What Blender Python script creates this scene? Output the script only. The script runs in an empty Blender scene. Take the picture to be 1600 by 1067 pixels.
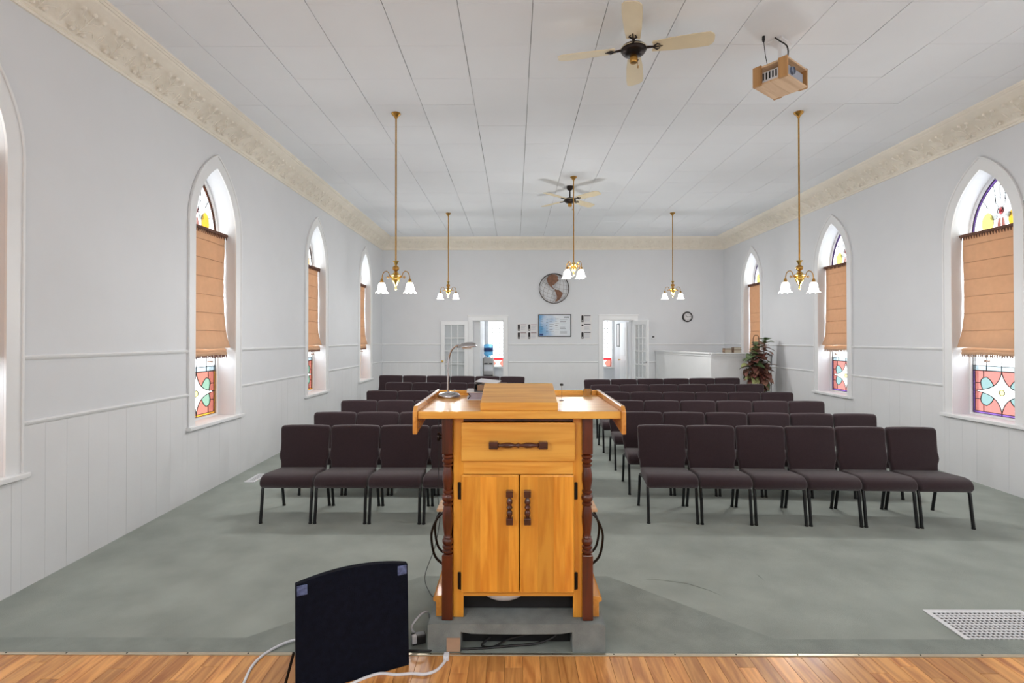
import bpy, bmesh, math, random
from mathutils import Vector, Matrix
from mathutils.geometry import tessellate_polygon
random.seed(7)
R = math.radians
PI = math.pi
scn = bpy.context.scene
COL = scn.collection

# ------------------------------------------------------------------ camera
H = 1.75
cam_d = bpy.data.cameras.new('camera')
cam = bpy.data.objects.new('camera', cam_d)
COL.objects.link(cam)
cam_d.sensor_width = 36.0
cam_d.lens = 819.3 / 1600 * 36.0
cam_d.shift_x = (800 - 799.67) / 1600
cam_d.shift_y = -(533.5 - 523.13) / 1600
cam_d.clip_start = 0.05
cam.matrix_world = (Matrix.Translation((0, 0, H)) @ Matrix.Rotation(0.00534, 4, 'Z')
                    @ Matrix.Rotation(PI / 2 + 0.00804, 4, 'X') @ Matrix.Rotation(-0.00053, 4, 'Z'))
scn.camera = cam

# ------------------------------------------------------------------ world (even overcast sky) and exposure
w = bpy.data.worlds.new('overcast_sky')
scn.world = w
w.use_nodes = True
bg = w.node_tree.nodes['Background']
bg.inputs['Color'].default_value = (0.94, 0.97, 1.0, 1)
bg.inputs['Strength'].default_value = 13.0
BULB_W = 29.0
BULB_COL = (1.0, 0.985, 0.972)
scn.view_settings.view_transform = 'Standard'
scn.view_settings.look = 'None'
scn.view_settings.exposure = 0.01
scn.view_settings.gamma = 1.0
scn.view_settings.use_curve_mapping = False

# ------------------------------------------------------------------ room constants
XL, XR, D, ZC, CW, ZCO = -3.51, 5.538, 13.887, 4.41, 0.31, 4.14
YB = -3.2                       # wall behind the camera
SL = 0.0218                     # the floor rises towards the rear doors
SA = math.atan(SL)
ZS = 0.25                       # stage level
def fz(y): return SL * (y - 5.0)

# ------------------------------------------------------------------ materials
def srgb(r, g, b):
    f = lambda c: (c / 255 / 12.92) if c / 255 <= 0.04045 else ((c / 255 + 0.055) / 1.055) ** 2.4
    return (f(r), f(g), f(b), 1)

def mat(name, col, rough=0.5, metal=0.0, noise=0.0, nscale=8.0, bump=0.0, bscale=60.0, spec=0.5, stretch=(1, 1, 1), coat=0.0, sheen=0.0):
    m = bpy.data.materials.new(name)
    m.use_nodes = True
    nt = m.node_tree
    b = nt.nodes['Principled BSDF']
    b.inputs['Base Color'].default_value = col
    b.inputs['Roughness'].default_value = rough
    b.inputs['Metallic'].default_value = metal
    b.inputs['Specular IOR Level'].default_value = spec
    if coat: b.inputs['Coat Weight'].default_value = coat; b.inputs['Coat Roughness'].default_value = 0.12
    if sheen: b.inputs['Sheen Weight'].default_value = sheen
    tc = nt.nodes.new('ShaderNodeTexCoord')
    mp = nt.nodes.new('ShaderNodeMapping')
    mp.inputs['Scale'].default_value = stretch
    nt.links.new(tc.outputs['Object'], mp.inputs['Vector'])
    if noise:
        n = nt.nodes.new('ShaderNodeTexNoise')
        n.inputs['Scale'].default_value = nscale
        n.inputs['Detail'].default_value = 5
        nt.links.new(mp.outputs['Vector'], n.inputs['Vector'])
        cr = nt.nodes.new('ShaderNodeValToRGB')
        a = [max(0, c * (1 - noise)) for c in col[:3]] + [1]
        z = [min(1, c * (1 + noise)) for c in col[:3]] + [1]
        cr.color_ramp.elements[0].color = a
        cr.color_ramp.elements[0].position = 0.3
        cr.color_ramp.elements[1].color = z
        cr.color_ramp.elements[1].position = 0.7
        nt.links.new(n.outputs['Fac'], cr.inputs['Fac'])
        nt.links.new(cr.outputs['Color'], b.inputs['Base Color'])
    if bump:
        n2 = nt.nodes.new('ShaderNodeTexNoise')
        n2.inputs['Scale'].default_value = bscale
        n2.inputs['Detail'].default_value = 4
        nt.links.new(mp.outputs['Vector'], n2.inputs['Vector'])
        bp = nt.nodes.new('ShaderNodeBump')
        bp.inputs['Strength'].default_value = bump
        bp.inputs['Distance'].default_value = 0.01
        nt.links.new(n2.outputs['Fac'], bp.inputs['Height'])
        nt.links.new(bp.outputs['Normal'], b.inputs['Normal'])
    return m

def wood(name, dark, light, axis='Z', rough=0.3, coat=0.3, scale=1.0, vary=0.12):
    """long-grained wood; the grain runs along the given object axis; every object differs a little in tone"""
    m = bpy.data.materials.new(name)
    m.use_nodes = True
    nt = m.node_tree
    b = nt.nodes['Principled BSDF']
    b.inputs['Roughness'].default_value = rough
    b.inputs['Coat Weight'].default_value = coat
    b.inputs['Coat Roughness'].default_value = 0.15
    tc = nt.nodes.new('ShaderNodeTexCoord')
    oi = nt.nodes.new('ShaderNodeObjectInfo')
    add = nt.nodes.new('ShaderNodeVectorMath'); add.operation = 'ADD'
    sc = nt.nodes.new('ShaderNodeVectorMath'); sc.operation = 'SCALE'
    cmb = nt.nodes.new('ShaderNodeCombineXYZ')
    for i in range(3): nt.links.new(oi.outputs['Random'], cmb.inputs[i])
    nt.links.new(cmb.outputs[0], sc.inputs[0]); sc.inputs['Scale'].default_value = 37.0
    nt.links.new(tc.outputs['Object'], add.inputs[0]); nt.links.new(sc.outputs[0], add.inputs[1])
    mp = nt.nodes.new('ShaderNodeMapping')
    s = {'X': (1.2, 14, 14), 'Y': (14, 1.2, 14), 'Z': (14, 14, 1.2)}[axis]
    mp.inputs['Scale'].default_value = tuple(k * scale for k in s)
    nt.links.new(add.outputs[0], mp.inputs['Vector'])
    n = nt.nodes.new('ShaderNodeTexNoise')
    n.inputs['Scale'].default_value = 1.6; n.inputs['Detail'].default_value = 7; n.inputs['Distortion'].default_value = 0.9
    nt.links.new(mp.outputs['Vector'], n.inputs['Vector'])
    cr = nt.nodes.new('ShaderNodeValToRGB')
    cr.color_ramp.elements[0].color = dark; cr.color_ramp.elements[0].position = 0.28
    cr.color_ramp.elements[1].color = light; cr.color_ramp.elements[1].position = 0.62
    nt.links.new(n.outputs['Fac'], cr.inputs['Fac'])
    hsv = nt.nodes.new('ShaderNodeHueSaturation')
    mr = nt.nodes.new('ShaderNodeMapRange')
    mr.inputs['To Min'].default_value = 1 - vary; mr.inputs['To Max'].default_value = 1 + vary
    nt.links.new(oi.outputs['Random'], mr.inputs['Value'])
    nt.links.new(mr.outputs['Result'], hsv.inputs['Value'])
    nt.links.new(cr.outputs['Color'], hsv.inputs['Color'])
    nt.links.new(hsv.outputs['Color'], b.inputs['Base Color'])
    return m

def glass_pane(name, col, diff=0.12):
    m = bpy.data.materials.new(name)
    m.use_nodes = True
    nt = m.node_tree
    for n in list(nt.nodes):
        if n.type == 'BSDF_PRINCIPLED': nt.nodes.remove(n)
    out = [n for n in nt.nodes if n.type == 'OUTPUT_MATERIAL'][0]
    c = tuple(math.sqrt(k) for k in col[:3]) + (1,)      # light crosses two faces of the pane
    tr = nt.nodes.new('ShaderNodeBsdfTransparent'); tr.inputs['Color'].default_value = c
    tl = nt.nodes.new('ShaderNodeBsdfTranslucent'); tl.inputs['Color'].default_value = col
    gl = nt.nodes.new('ShaderNodeBsdfGlossy'); gl.inputs['Roughness'].default_value = 0.1
    m1 = nt.nodes.new('ShaderNodeMixShader'); m1.inputs[0].default_value = diff
    m2 = nt.nodes.new('ShaderNodeMixShader'); m2.inputs[0].default_value = 0.03
    nt.links.new(tr.outputs[0], m1.inputs[1]); nt.links.new(tl.outputs[0], m1.inputs[2])
    nt.links.new(m1.outputs[0], m2.inputs[1]); nt.links.new(gl.outputs[0], m2.inputs[2])
    nt.links.new(m2.outputs[0], out.inputs['Surface'])
    return m

def glow_glass(name, col, strength):
    m = bpy.data.materials.new(name)
    m.use_nodes = True
    nt = m.node_tree
    for n in list(nt.nodes):
        if n.type == 'BSDF_PRINCIPLED': nt.nodes.remove(n)
    out = [n for n in nt.nodes if n.type == 'OUTPUT_MATERIAL'][0]
    tr = nt.nodes.new('ShaderNodeBsdfTransparent')
    tl = nt.nodes.new('ShaderNodeBsdfTranslucent'); tl.inputs['Color'].default_value = (0.9, 0.9, 0.88, 1)
    em = nt.nodes.new('ShaderNodeEmission'); em.inputs['Color'].default_value = col; em.inputs['Strength'].default_value = strength
    m1 = nt.nodes.new('ShaderNodeMixShader'); m1.inputs[0].default_value = 0.45
    ad = nt.nodes.new('ShaderNodeAddShader')
    nt.links.new(tr.outputs[0], m1.inputs[1]); nt.links.new(tl.outputs[0], m1.inputs[2])
    nt.links.new(m1.outputs[0], ad.inputs[0]); nt.links.new(em.outputs[0], ad.inputs[1])
    nt.links.new(ad.outputs[0], out.inputs['Surface'])
    return m

def fabric_translucent(name, col, tcol, amount=0.35):
    m = mat(name, col, rough=0.9, noise=0.06, nscale=14, bump=0.25, bscale=350, spec=0.1)
    nt = m.node_tree
    b = nt.nodes['Principled BSDF']
    out = [n for n in nt.nodes if n.type == 'OUTPUT_MATERIAL'][0]
    tl = nt.nodes.new('ShaderNodeBsdfTranslucent'); tl.inputs['Color'].default_value = tcol
    mx = nt.nodes.new('ShaderNodeMixShader'); mx.inputs[0].default_value = amount
    nt.links.new(b.outputs[0], mx.inputs[1]); nt.links.new(tl.outputs[0], mx.inputs[2])
    nt.links.new(mx.outputs[0], out.inputs['Surface'])
    return m

M = {}
M['wall'] = mat('wall_paint', srgb(223, 225, 228), 0.62, noise=0.012, nscale=3, bump=0.04, bscale=40, spec=0.25)
M['trim'] = mat('trim_paint', srgb(236, 237, 238), 0.42, noise=0.012, nscale=6, spec=0.4)
M['plank'] = mat('wainscot_paint', srgb(228, 229, 231), 0.5, noise=0.02, nscale=2.5, bump=0.05, bscale=30, spec=0.3)
M['tile'] = mat('ceiling_tile_paint', srgb(240, 243, 247), 0.75, noise=0.012, nscale=2, spec=0.2)
M['ceil_back'] = mat('ceiling_batten_grey', srgb(120, 120, 120), 0.9)
M['cornice'] = mat('cornice_cream', srgb(243, 236, 223), 0.55, noise=0.03, nscale=7, bump=0.35, bscale=16, spec=0.3)
M['carpet'] = mat('carpet_sage', srgb(174, 182, 174), 0.97, noise=0.13, nscale=2.6, bump=0.7, bscale=420, spec=0.05, sheen=0.15)
M['carpet2'] = mat('carpet_sage_stage', srgb(160, 169, 162), 0.97, noise=0.12, nscale=9, bump=0.9, bscale=380, spec=0.05, sheen=0.15)
M['carpet3'] = mat('carpet_block', srgb(152, 161, 160), 0.97, noise=0.18, nscale=12, bump=1.0, bscale=350, spec=0.05, sheen=0.15)
M['floorwood'] = wood('stage_hardwood', srgb(166, 98, 44), srgb(228, 166, 96), 'Y', 0.36, 0.1, 1.2, 0.24)
M['strip'] = mat('threshold_brass', srgb(200, 190, 168), 0.35, 0.9, noise=0.05)
M['screw'] = mat('screw_dark', srgb(70, 66, 60), 0.5, 0.8, noise=0.05)
M['honey'] = wood('honey_pine_vertical', srgb(216, 138, 38), srgb(240, 174, 66), 'Z', 0.3, 0.4, 0.9, 0.07)
M['honeyb'] = wood('honey_pine_door_board', srgb(208, 126, 30), srgb(238, 168, 62), 'Z', 0.3, 0.4, 0.9, 0.17)
M['honeyx'] = wood('honey_pine_across', srgb(216, 142, 46), srgb(242, 182, 82), 'X', 0.34, 0.2, 0.9, 0.06)
M['honeyy'] = wood('honey_pine_deep', srgb(196, 124, 44), srgb(228, 162, 74), 'Y', 0.22, 0.6, 0.9, 0.05)
M['walnut'] = wood('turned_walnut', srgb(52, 18, 6), srgb(94, 36, 12), 'Z', 0.3, 0.35, 1.0, 0.06)
M['pull'] = wood('dark_turned_pull', srgb(52, 22, 16), srgb(84, 38, 26), 'X', 0.25, 0.6, 1.0, 0.05)
M['iron'] = mat('black_iron', srgb(34, 28, 26), 0.45, 0.6, noise=0.1)
M['plum'] = mat('chair_fabric_plum', srgb(63, 49, 53), 0.95, noise=0.07, nscale=60, bump=0.5, bscale=300, spec=0.08, sheen=0.3)
M['leg'] = mat('chair_leg_black', srgb(24, 25, 28), 0.35, 0.2, noise=0.1, spec=0.5)
M['glide'] = mat('chair_glide', srgb(20, 20, 20), 0.7, noise=0.1)
M['brass'] = mat('aged_brass', srgb(190, 146, 78), 0.28, 1.0, noise=0.15, nscale=30)
M['brass_hi'] = mat('polished_brass', srgb(222, 184, 104), 0.18, 1.0, noise=0.06, nscale=30)
M['shade'] = glow_glass('lit_frosted_glass', (1.0, 0.96, 0.9, 1), 3.0)
M['bulb'] = glow_glass('lit_bulb', (1.0, 0.93, 0.82, 1), 10.0)
M['fanblack'] = mat('fan_bronze', srgb(44, 36, 34), 0.35, 0.7, noise=0.1)
M['fanblade'] = mat('fan_blade_cream', srgb(232, 218, 186), 0.45, noise=0.04, nscale=6)
M['crate'] = wood('crate_birch', srgb(204, 166, 128), srgb(228, 196, 160), 'X', 0.6, 0.0, 0.8, 0.05)
M['crate2'] = wood('crate_oak', srgb(168, 122, 72), srgb(196, 150, 98), 'Z', 0.6, 0.0, 0.8, 0.05)
M['white_plastic'] = mat('white_plastic', srgb(232, 233, 236), 0.4, noise=0.02)
M['grey_plastic'] = mat('grey_plastic', srgb(166, 172, 186), 0.4, noise=0.04)
M['dark'] = mat('matt_black', srgb(20, 20, 22), 0.7, noise=0.1)
M['cable'] = mat('black_cable', srgb(22, 22, 24), 0.5, noise=0.1)
M['cable_w'] = mat('white_cable', srgb(226, 229, 236), 0.45, noise=0.02)
M['speaker'] = mat('speaker_black_carpet', srgb(14, 18, 31), 0.85, noise=0.25, nscale=40, bump=0.4, bscale=260, spec=0.12)
M['chrome'] = mat('brushed_steel', srgb(180, 180, 182), 0.25, 1.0, noise=0.06, nscale=20, stretch=(1, 1, 8))
M['corner'] = mat('speaker_corner_steel', srgb(96, 112, 156), 0.5, 0.6, noise=0.5, nscale=60)
M['lens'] = mat('lens_glass', srgb(120, 135, 160), 0.05, 0.3, noise=0.05, coat=1.0)
M['shade_fab'] = fabric_translucent('roman_shade_tan', srgb(206, 178, 152), srgb(226, 188, 152), 0.30)
M['fringe'] = mat('fringe_brown', srgb(112, 80, 68), 0.9, noise=0.25, nscale=50, bump=0.4, bscale=120)
M['fringe_l'] = mat('fringe_taupe', srgb(150, 126, 112), 0.9, noise=0.3, nscale=60)
M['lead'] = mat('lead_came', srgb(40, 40, 42), 0.55, 0.3, noise=0.1)
M['p_clear'] = glass_pane('glass_clear', (0.55, 0.56, 0.56, 1), 0.22)
M['p_white'] = glass_pane('glass_opal_white', (0.22, 0.225, 0.215, 1), 0.3)
M['p_salmon'] = glass_pane('glass_salmon', (0.165, 0.062, 0.048, 1), 0.3)
M['p_pink'] = glass_pane('glass_pink', (0.165, 0.066, 0.058, 1), 0.3)
M['p_mint'] = glass_pane('glass_mint', (0.09, 0.135, 0.105, 1), 0.4)
M['p_aqua'] = glass_pane('glass_aqua', (0.09, 0.13, 0.128, 1), 0.4)
M['p_yellow'] = glass_pane('glass_yellow', (0.36, 0.22, 0.025, 1), 0.3)
M['p_pale'] = glass_pane('glass_pale_yellow', (0.42, 0.37, 0.12, 1), 0.4)
M['p_red'] = glass_pane('glass_red', (0.28, 0.012, 0.015, 1), 0.3)
M['p_amber'] = glass_pane('glass_amber', (0.30, 0.14, 0.02, 1), 0.3)
M['p_purple'] = glass_pane('glass_purple', (0.075, 0.04, 0.13, 1), 0.3)
M['p_brown'] = glass_pane('glass_brown', (0.09, 0.03, 0.015, 1), 0.3)
M['p_blue'] = glass_pane('glass_pale_blue', (0.15, 0.175, 0.185, 1), 0.4)
M['p_door'] = glass_pane('glass_door', (0.9, 0.92, 0.92, 1), 0.05)
M['water'] = glass_pane('blue_water_bottle', (0.30, 0.62, 0.85, 1), 0.55)
M['paper'] = mat('paper_white', srgb(226, 224, 224), 0.8, noise=0.02)
M['frame_black'] = mat('frame_black', srgb(34, 32, 32), 0.45, noise=0.1)
M['ink'] = mat('ink', srgb(60, 58, 66), 0.8, noise=0.1)
M['ink_d'] = mat('ink_dark', srgb(38, 32, 36), 0.8, noise=0.1)
M['ink_b'] = mat('ink_blue', srgb(40, 60, 110), 0.8, noise=0.1)
M['ink_red'] = mat('ink_maroon', srgb(110, 64, 70), 0.8, noise=0.1)
M['globe'] = mat('globe_copper', srgb(128, 92, 72), 0.6, 0.2, noise=0.3, nscale=14)
M['wire'] = mat('globe_wire', srgb(120, 106, 98), 0.5, 0.5, noise=0.1)
M['rim'] = mat('globe_rim', srgb(56, 50, 48), 0.5, 0.5, noise=0.1)
M['pot'] = mat('wicker_pot', srgb(96, 66, 44), 0.8, noise=0.3, nscale=30, bump=0.6, bscale=60)
M['soil'] = mat('soil', srgb(44, 34, 28), 0.95, noise=0.3)
M['stem'] = mat('plant_stem', srgb(84, 60, 44), 0.8, noise=0.2)
M['leaf_a'] = mat('leaf_burgundy', srgb(122, 80, 72), 0.32, noise=0.45, nscale=9)
M['leaf_b'] = mat('leaf_bronze', srgb(150, 110, 92), 0.32, noise=0.45, nscale=9)
M['leaf_c'] = mat('leaf_green', srgb(84, 104, 66), 0.32, noise=0.4, nscale=9)
M['leaf_d'] = mat('leaf_lime', srgb(160, 166, 110), 0.4, noise=0.3, nscale=9)
M['book_a'] = mat('book_brown', srgb(112, 92, 74), 0.6, noise=0.1)
M['book_b'] = mat('book_tan', srgb(150, 122, 100), 0.6, noise=0.1)
M['pages'] = mat('book_pages', srgb(216, 208, 190), 0.85, noise=0.1, nscale=60, stretch=(1, 1, 30))
M['dark_cloth'] = mat('binder_black', srgb(36, 36, 42), 0.5, noise=0.1)
M['binder_in'] = mat('binder_lavender', srgb(168, 164, 182), 0.6, noise=0.1)
M['steel_grey'] = mat('cooler_grey', srgb(186, 184, 182), 0.4, noise=0.03)
M['cutwood'] = mat('bare_plywood', srgb(176, 146, 122), 0.85, noise=0.1)
M['glasswhite'] = mat('white_ceramic', srgb(220, 220, 222), 0.3, noise=0.02)
gm = bpy.data.materials.new('clear_glass'); gm.use_nodes = True
gb = gm.node_tree.nodes['Principled BSDF']
gb.inputs['Transmission Weight'].default_value = 1.0; gb.inputs['Roughness'].default_value = 0.02; gb.inputs['IOR'].default_value = 1.45
M['glass'] = gm
# printed poster: pale sky blue fading to white
pm = bpy.data.materials.new('poster_print'); pm.use_nodes = True
nt = pm.node_tree; b = nt.nodes['Principled BSDF']; b.inputs['Roughness'].default_value = 0.35
tc = nt.nodes.new('ShaderNodeTexCoord'); nz = nt.nodes.new('ShaderNodeTexNoise'); nz.inputs['Scale'].default_value = 3.2; nz.inputs['Detail'].default_value = 6
cr = nt.nodes.new('ShaderNodeValToRGB'); gr = nt.nodes.new('ShaderNodeTexGradient'); mp = nt.nodes.new('ShaderNodeMapping')
mp.inputs['Scale'].default_value = (1.1, 1, 1); mp.inputs['Location'].default_value = (0.45, 0, 0)
ma = nt.nodes.new('ShaderNodeMath'); ma.operation = 'ADD'
nt.links.new(tc.outputs['Object'], nz.inputs['Vector']); nt.links.new(tc.outputs['Object'], mp.inputs['Vector'])
nt.links.new(mp.outputs[0], gr.inputs['Vector']); nt.links.new(gr.outputs['Fac'], ma.inputs[0]); nt.links.new(nz.outputs['Fac'], ma.inputs[1])
cr.color_ramp.elements[0].color = srgb(70, 150, 205); cr.color_ramp.elements[0].position = 0.45
cr.color_ramp.elements[1].color = srgb(220, 226, 232); cr.color_ramp.elements[1].position = 0.95
nt.links.new(ma.outputs[0], cr.inputs['Fac']); nt.links.new(cr.outputs['Color'], b.inputs['Base Color'])
M['poster'] = pm

# ------------------------------------------------------------------ mesh helpers
class MB:
    def __init__(s, T=None): s.v = []; s.f = []; s.T = T
    def add(s, vs, fs):
        o = len(s.v)
        for p in vs:
            s.v.append(tuple(s.T(*p)) if s.T else tuple(p))
        s.f += [tuple(i + o for i in f) for f in fs]
        return s
    def box(s, x0, x1, y0, y1, z0, z1):
        vs = [(x, y, z) for x in (x0, x1) for y in (y0, y1) for z in (z0, z1)]
        return s.add(vs, [(0, 1, 3, 2), (4, 6, 7, 5), (0, 4, 5, 1), (2, 3, 7, 6), (0, 2, 6, 4), (1, 5, 7, 3)])
    def obox(s, c, ax, ay, az, hx, hy, hz):
        c = Vector(c); ax = Vector(ax).normalized() * hx; ay = Vector(ay).normalized() * hy; az = Vector(az).normalized() * hz
        vs = [c + ax * i + ay * j + az * k for i in (-1, 1) for j in (-1, 1) for k in (-1, 1)]
        return s.add(vs, [(0, 1, 3, 2), (4, 6, 7, 5), (0, 4, 5, 1), (2, 3, 7, 6), (0, 2, 6, 4), (1, 5, 7, 3)])
    def tube(s, pts, r, n=8, caps=True, flat=1.0):
        pts = [Vector(p) for p in pts]
        rs = r if isinstance(r, (list, tuple)) else [r] * len(pts)
        t0 = (pts[1] - pts[0]).normalized()
        up = Vector((0, 0, 1)) if abs(t0.z) < 0.9 else Vector((1, 0, 0))
        nx = t0.cross(up).normalized()
        vs = []; m = len(pts)
        for i, p in enumerate(pts):
            t = (pts[min(i + 1, m - 1)] - pts[max(i - 1, 0)]).normalized()
            nx = (nx - t * nx.dot(t)).normalized()
            ny = t.cross(nx)
            for k in range(n):
                a = 2 * PI * k / n
                vs.append(p + nx * math.cos(a) * rs[i] + ny * math.sin(a) * rs[i] * flat)
        fs = [(i * n + k, i * n + (k + 1) % n, (i + 1) * n + (k + 1) % n, (i + 1) * n + k) for i in range(m - 1) for k in range(n)]
        if caps: fs += [tuple(range(n))[::-1], tuple((m - 1) * n + k for k in range(n))]
        return s.add(vs, fs)
    def lathe(s, prof, c=(0, 0, 0), n=16, axis='Z', ruffle=None, caps=True):
        """prof: list of (radius, height); ruffle(i, angle) -> (dr, dh)"""
        vs = []; m = len(prof)
        for i, (r, h) in enumerate(prof):
            for k in range(n):
                a = 2 * PI * k / n
                dr, dh = ruffle(i, a) if ruffle else (0, 0)
                x, y, z = (r + dr) * math.cos(a), (r + dr) * math.sin(a), h + dh
                if axis == 'X': x, y, z = z, x, y
                elif axis == 'Y': x, y, z = x, z, y
                vs.append((c[0] + x, c[1] + y, c[2] + z))
        fs = [(i * n + k, i * n + (k + 1) % n, (i + 1) * n + (k + 1) % n, (i + 1) * n + k) for i in range(m - 1) for k in range(n)]
        if caps:
            if prof[0][0] > 1e-5: fs.append(tuple(range(n))[::-1])
            if prof[-1][0] > 1e-5: fs.append(tuple((m - 1) * n + k for k in range(n)))
        return s.add(vs, fs)
    def prism(s, poly, t0, t1, fn):
        """poly: 2-D outline; fn(a, b, t) -> xyz; solid between depths t0 and t1 (poly may be concave)"""
        n = len(poly)
        tris = tessellate_polygon([[Vector((a, b, 0)) for a, b in poly]])
        vs = [fn(a, b, t0) for a, b in poly] + [fn(a, b, t1) for a, b in poly]
        fs = [tuple(t) for t in tris] + [tuple(i + n for i in t)[::-1] for t in tris]
        fs += [(i, (i + 1) % n, (i + 1) % n + n, i + n) for i in range(n)]
        return s.add(vs, fs)
    def holed(s, outer, holes, t0, t1, fn):
        """flat slab with holes, between depths t0 and t1"""
        loops = [outer] + holes
        tris = tessellate_polygon([[Vector((a, b, 0)) for a, b in L] for L in loops])
        flat = [p for L in loops for p in L]; n = len(flat)
        vs = [fn(a, b, t0) for a, b in flat] + [fn(a, b, t1) for a, b in flat]
        fs = [tuple(t) for t in tris] + [tuple(i + n for i in t)[::-1] for t in tris]
        o = 0
        for L in loops:
            m = len(L)
            fs += [(o + i, o + (i + 1) % m, o + (i + 1) % m + n, o + i + n) for i in range(m)]
            o += m
        return s.add(vs, fs)
    def mesh(s, name, smooth=False, ang=40):
        me = bpy.data.meshes.new(name)
        me.from_pydata(s.v, [], s.f)
        bm = bmesh.new(); bm.from_mesh(me)
        bmesh.ops.remove_doubles(bm, verts=bm.verts, dist=1e-6)
        bmesh.ops.recalc_face_normals(bm, faces=bm.faces)
        bm.to_mesh(me); bm.free()
        if smooth:
            me.polygons.foreach_set('use_smooth', [True] * len(me.polygons))
            try: me.set_sharp_from_angle(angle=R(ang))
            except Exception: pass
        return me
    def build(s, name, m, parent=None, smooth=False, bevel=0.0, ang=40, segs=2):
        me = s.mesh(name, smooth, ang)
        me.materials.append(M[m] if isinstance(m, str) else m)
        return link(name, me, parent, bevel, segs)

def link(name, me, parent=None, bevel=0.0, segs=2):
    o = bpy.data.objects.new(name, me)
    COL.objects.link(o)
    if parent: o.parent = parent
    if bevel:
        b = o.modifiers.new('bevel', 'BEVEL'); b.width = bevel; b.segments = segs; b.limit_method = 'ANGLE'; b.angle_limit = R(35)
    return o

def empty(name, loc=(0, 0, 0), rot=(0, 0, 0)):
    o = bpy.data.objects.new(name, None)
    COL.objects.link(o); o.location = loc; o.rotation_euler = rot
    o.empty_display_size = 0.1
    return o
def tag(o, label=None, cat=None, group=None, kind=None):
    if label: o['label'] = label
    if cat: o['category'] = cat
    if group: o['group'] = group
    if kind: o['kind'] = kind
    return o
def struct(o, label=None): return tag(o, label, None, None, 'structure')
def copy_tree(o, parent=None):
    c = o.copy(); COL.objects.link(c)
    if parent: c.parent = parent
    for ch in [k for k in bpy.data.objects if k.parent is o]:
        copy_tree(ch, c)
    return c
def bez(p0, p1, p2, n=8):
    return [((1 - t) ** 2 * p0[0] + 2 * t * (1 - t) * p1[0] + t * t * p2[0], (1 - t) ** 2 * p0[1] + 2 * t * (1 - t) * p1[1] + t * t * p2[1]) for t in [i / n for i in range(n + 1)]]
def spline(pts, n=8):
    """Catmull-Rom through 3-D points"""
    P = [Vector(p) for p in pts]; P = [2 * P[0] - P[1]] + P + [2 * P[-1] - P[-2]]
    out = []
    for i in range(1, len(P) - 2):
        a, b, c, d = P[i - 1], P[i], P[i + 1], P[i + 2]
        for k in range(n):
            t = k / n
            out.append(0.5 * ((2 * b) + (c - a) * t + (2 * a - 5 * b + 4 * c - d) * t * t + (3 * b - a - 3 * c + d) * t ** 3))
    out.append(P[-2]); return out
def arch(hw, z0, zs, rise, n=12):
    """pointed-arch outline, counter-clockwise from bottom left"""
    Rr = (hw * hw + rise * rise) / (2 * hw)
    a1 = math.acos(-(Rr - hw) / Rr)
    L = [(-hw, z0), (hw, z0), (hw, zs)]
    th = [a1 + (PI - a1) * i / n for i in range(n + 1)]          # from apex (a1) to spring (pi), left arc
    left = [(Rr - hw + Rr * math.cos(t), zs + Rr * math.sin(t)) for t in th]
    right = [(-x, z) for x, z in left][::-1]                      # spring -> apex
    L += right[1:-1] + left
    return L

# ------------------------------------------------------------------ the setting: floors
o = struct(MB().add([(XL - .3, 2.3, fz(2.3)), (XR + .3, 2.3, fz(2.3)), (XR + .3, 17, fz(17)), (XL - .3, 17, fz(17)),
                     (XL - .3, 2.3, -.3), (XR + .3, 2.3, -.3), (XR + .3, 17, -.3), (XL - .3, 17, -.3)],
                    [(0, 1, 2, 3), (7, 6, 5, 4), (0, 4, 5, 1), (1, 5, 6, 2), (2, 6, 7, 3), (3, 7, 4, 0)]).build('floor', 'carpet'),
           'sage green carpet of the hall, rising gently towards the rear doors')
flo = o
for wp, rr in (([[0.856, 3.901, -0.024], [1.067, 3.892, -0.024], [1.26, 3.835, -0.025], [1.385, 3.733, -0.028], [1.485, 3.594, -0.031]], [.004, .016, .02, .016, .004]), ([[1.821, 4.017, -0.021], [1.836, 3.945, -0.023], [1.837, 3.828, -0.026]], [.004, .016, .004])):
    wp = [Vector((a, b_, c - .006)) for a, b_, c in wp]
    MB().tube(wp, rr, 8, flat=.8).build('carpet_wrinkle', 'carpet', flo, True)
def up(a, b, t): return (a, b, t)
stage = [(XL, 2.512), (XR, 2.512), (XR, 2.655), (1.31, 2.655), (0.60, 3.34), (-0.60, 3.34), (-1.36, 2.655), (XL, 2.655)]
struct(MB().prism(stage, -0.25, ZS, up).build('floor_stage_carpet', 'carpet2', bevel=0.018, segs=3), 'darker sage carpet covering the stage edge and its projecting apron')
fs = struct(MB().box(XL, XR, YB, 2.495, -0.25, ZS - 0.014).build('floor_stage', 'crate2'), 'honey toned hardwood stage floor')
x = XL + 0.02; k = 0
while x < XR - 0.02:
    wd = 0.082
    ends = [1.2, 2.494]
    if random.random() < 0.28: ends = [1.2, random.uniform(2.30, 2.46), 2.494]
    for a, b_ in zip(ends[:-1], ends[1:]):
        if -2.9 < x < 2.9:
            MB().box(x + .0006, x + wd - .0006, a + .0006, b_ - .0006, ZS - .014, ZS).build('floor_plank', 'floorwood', fs, bevel=0.0008, segs=1)
    x += wd
th = struct(MB().box(XL, XR, 2.494, 2.514, ZS - .01, ZS + .004).build('trim_1', 'strip', bevel=0.003), 'pale metal threshold strip between hardwood and carpet')
sm_ = MB().lathe([(0.0045, 0), (0.003, 0.0015), (0, 0.002)], n=8).mesh('screw'); sm_.materials.append(M['screw'])
for i in range(30):
    s_ = link('screw', sm_, th); s_.location = (-3.3 + i * 0.29, 2.504, ZS + .004)

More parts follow.
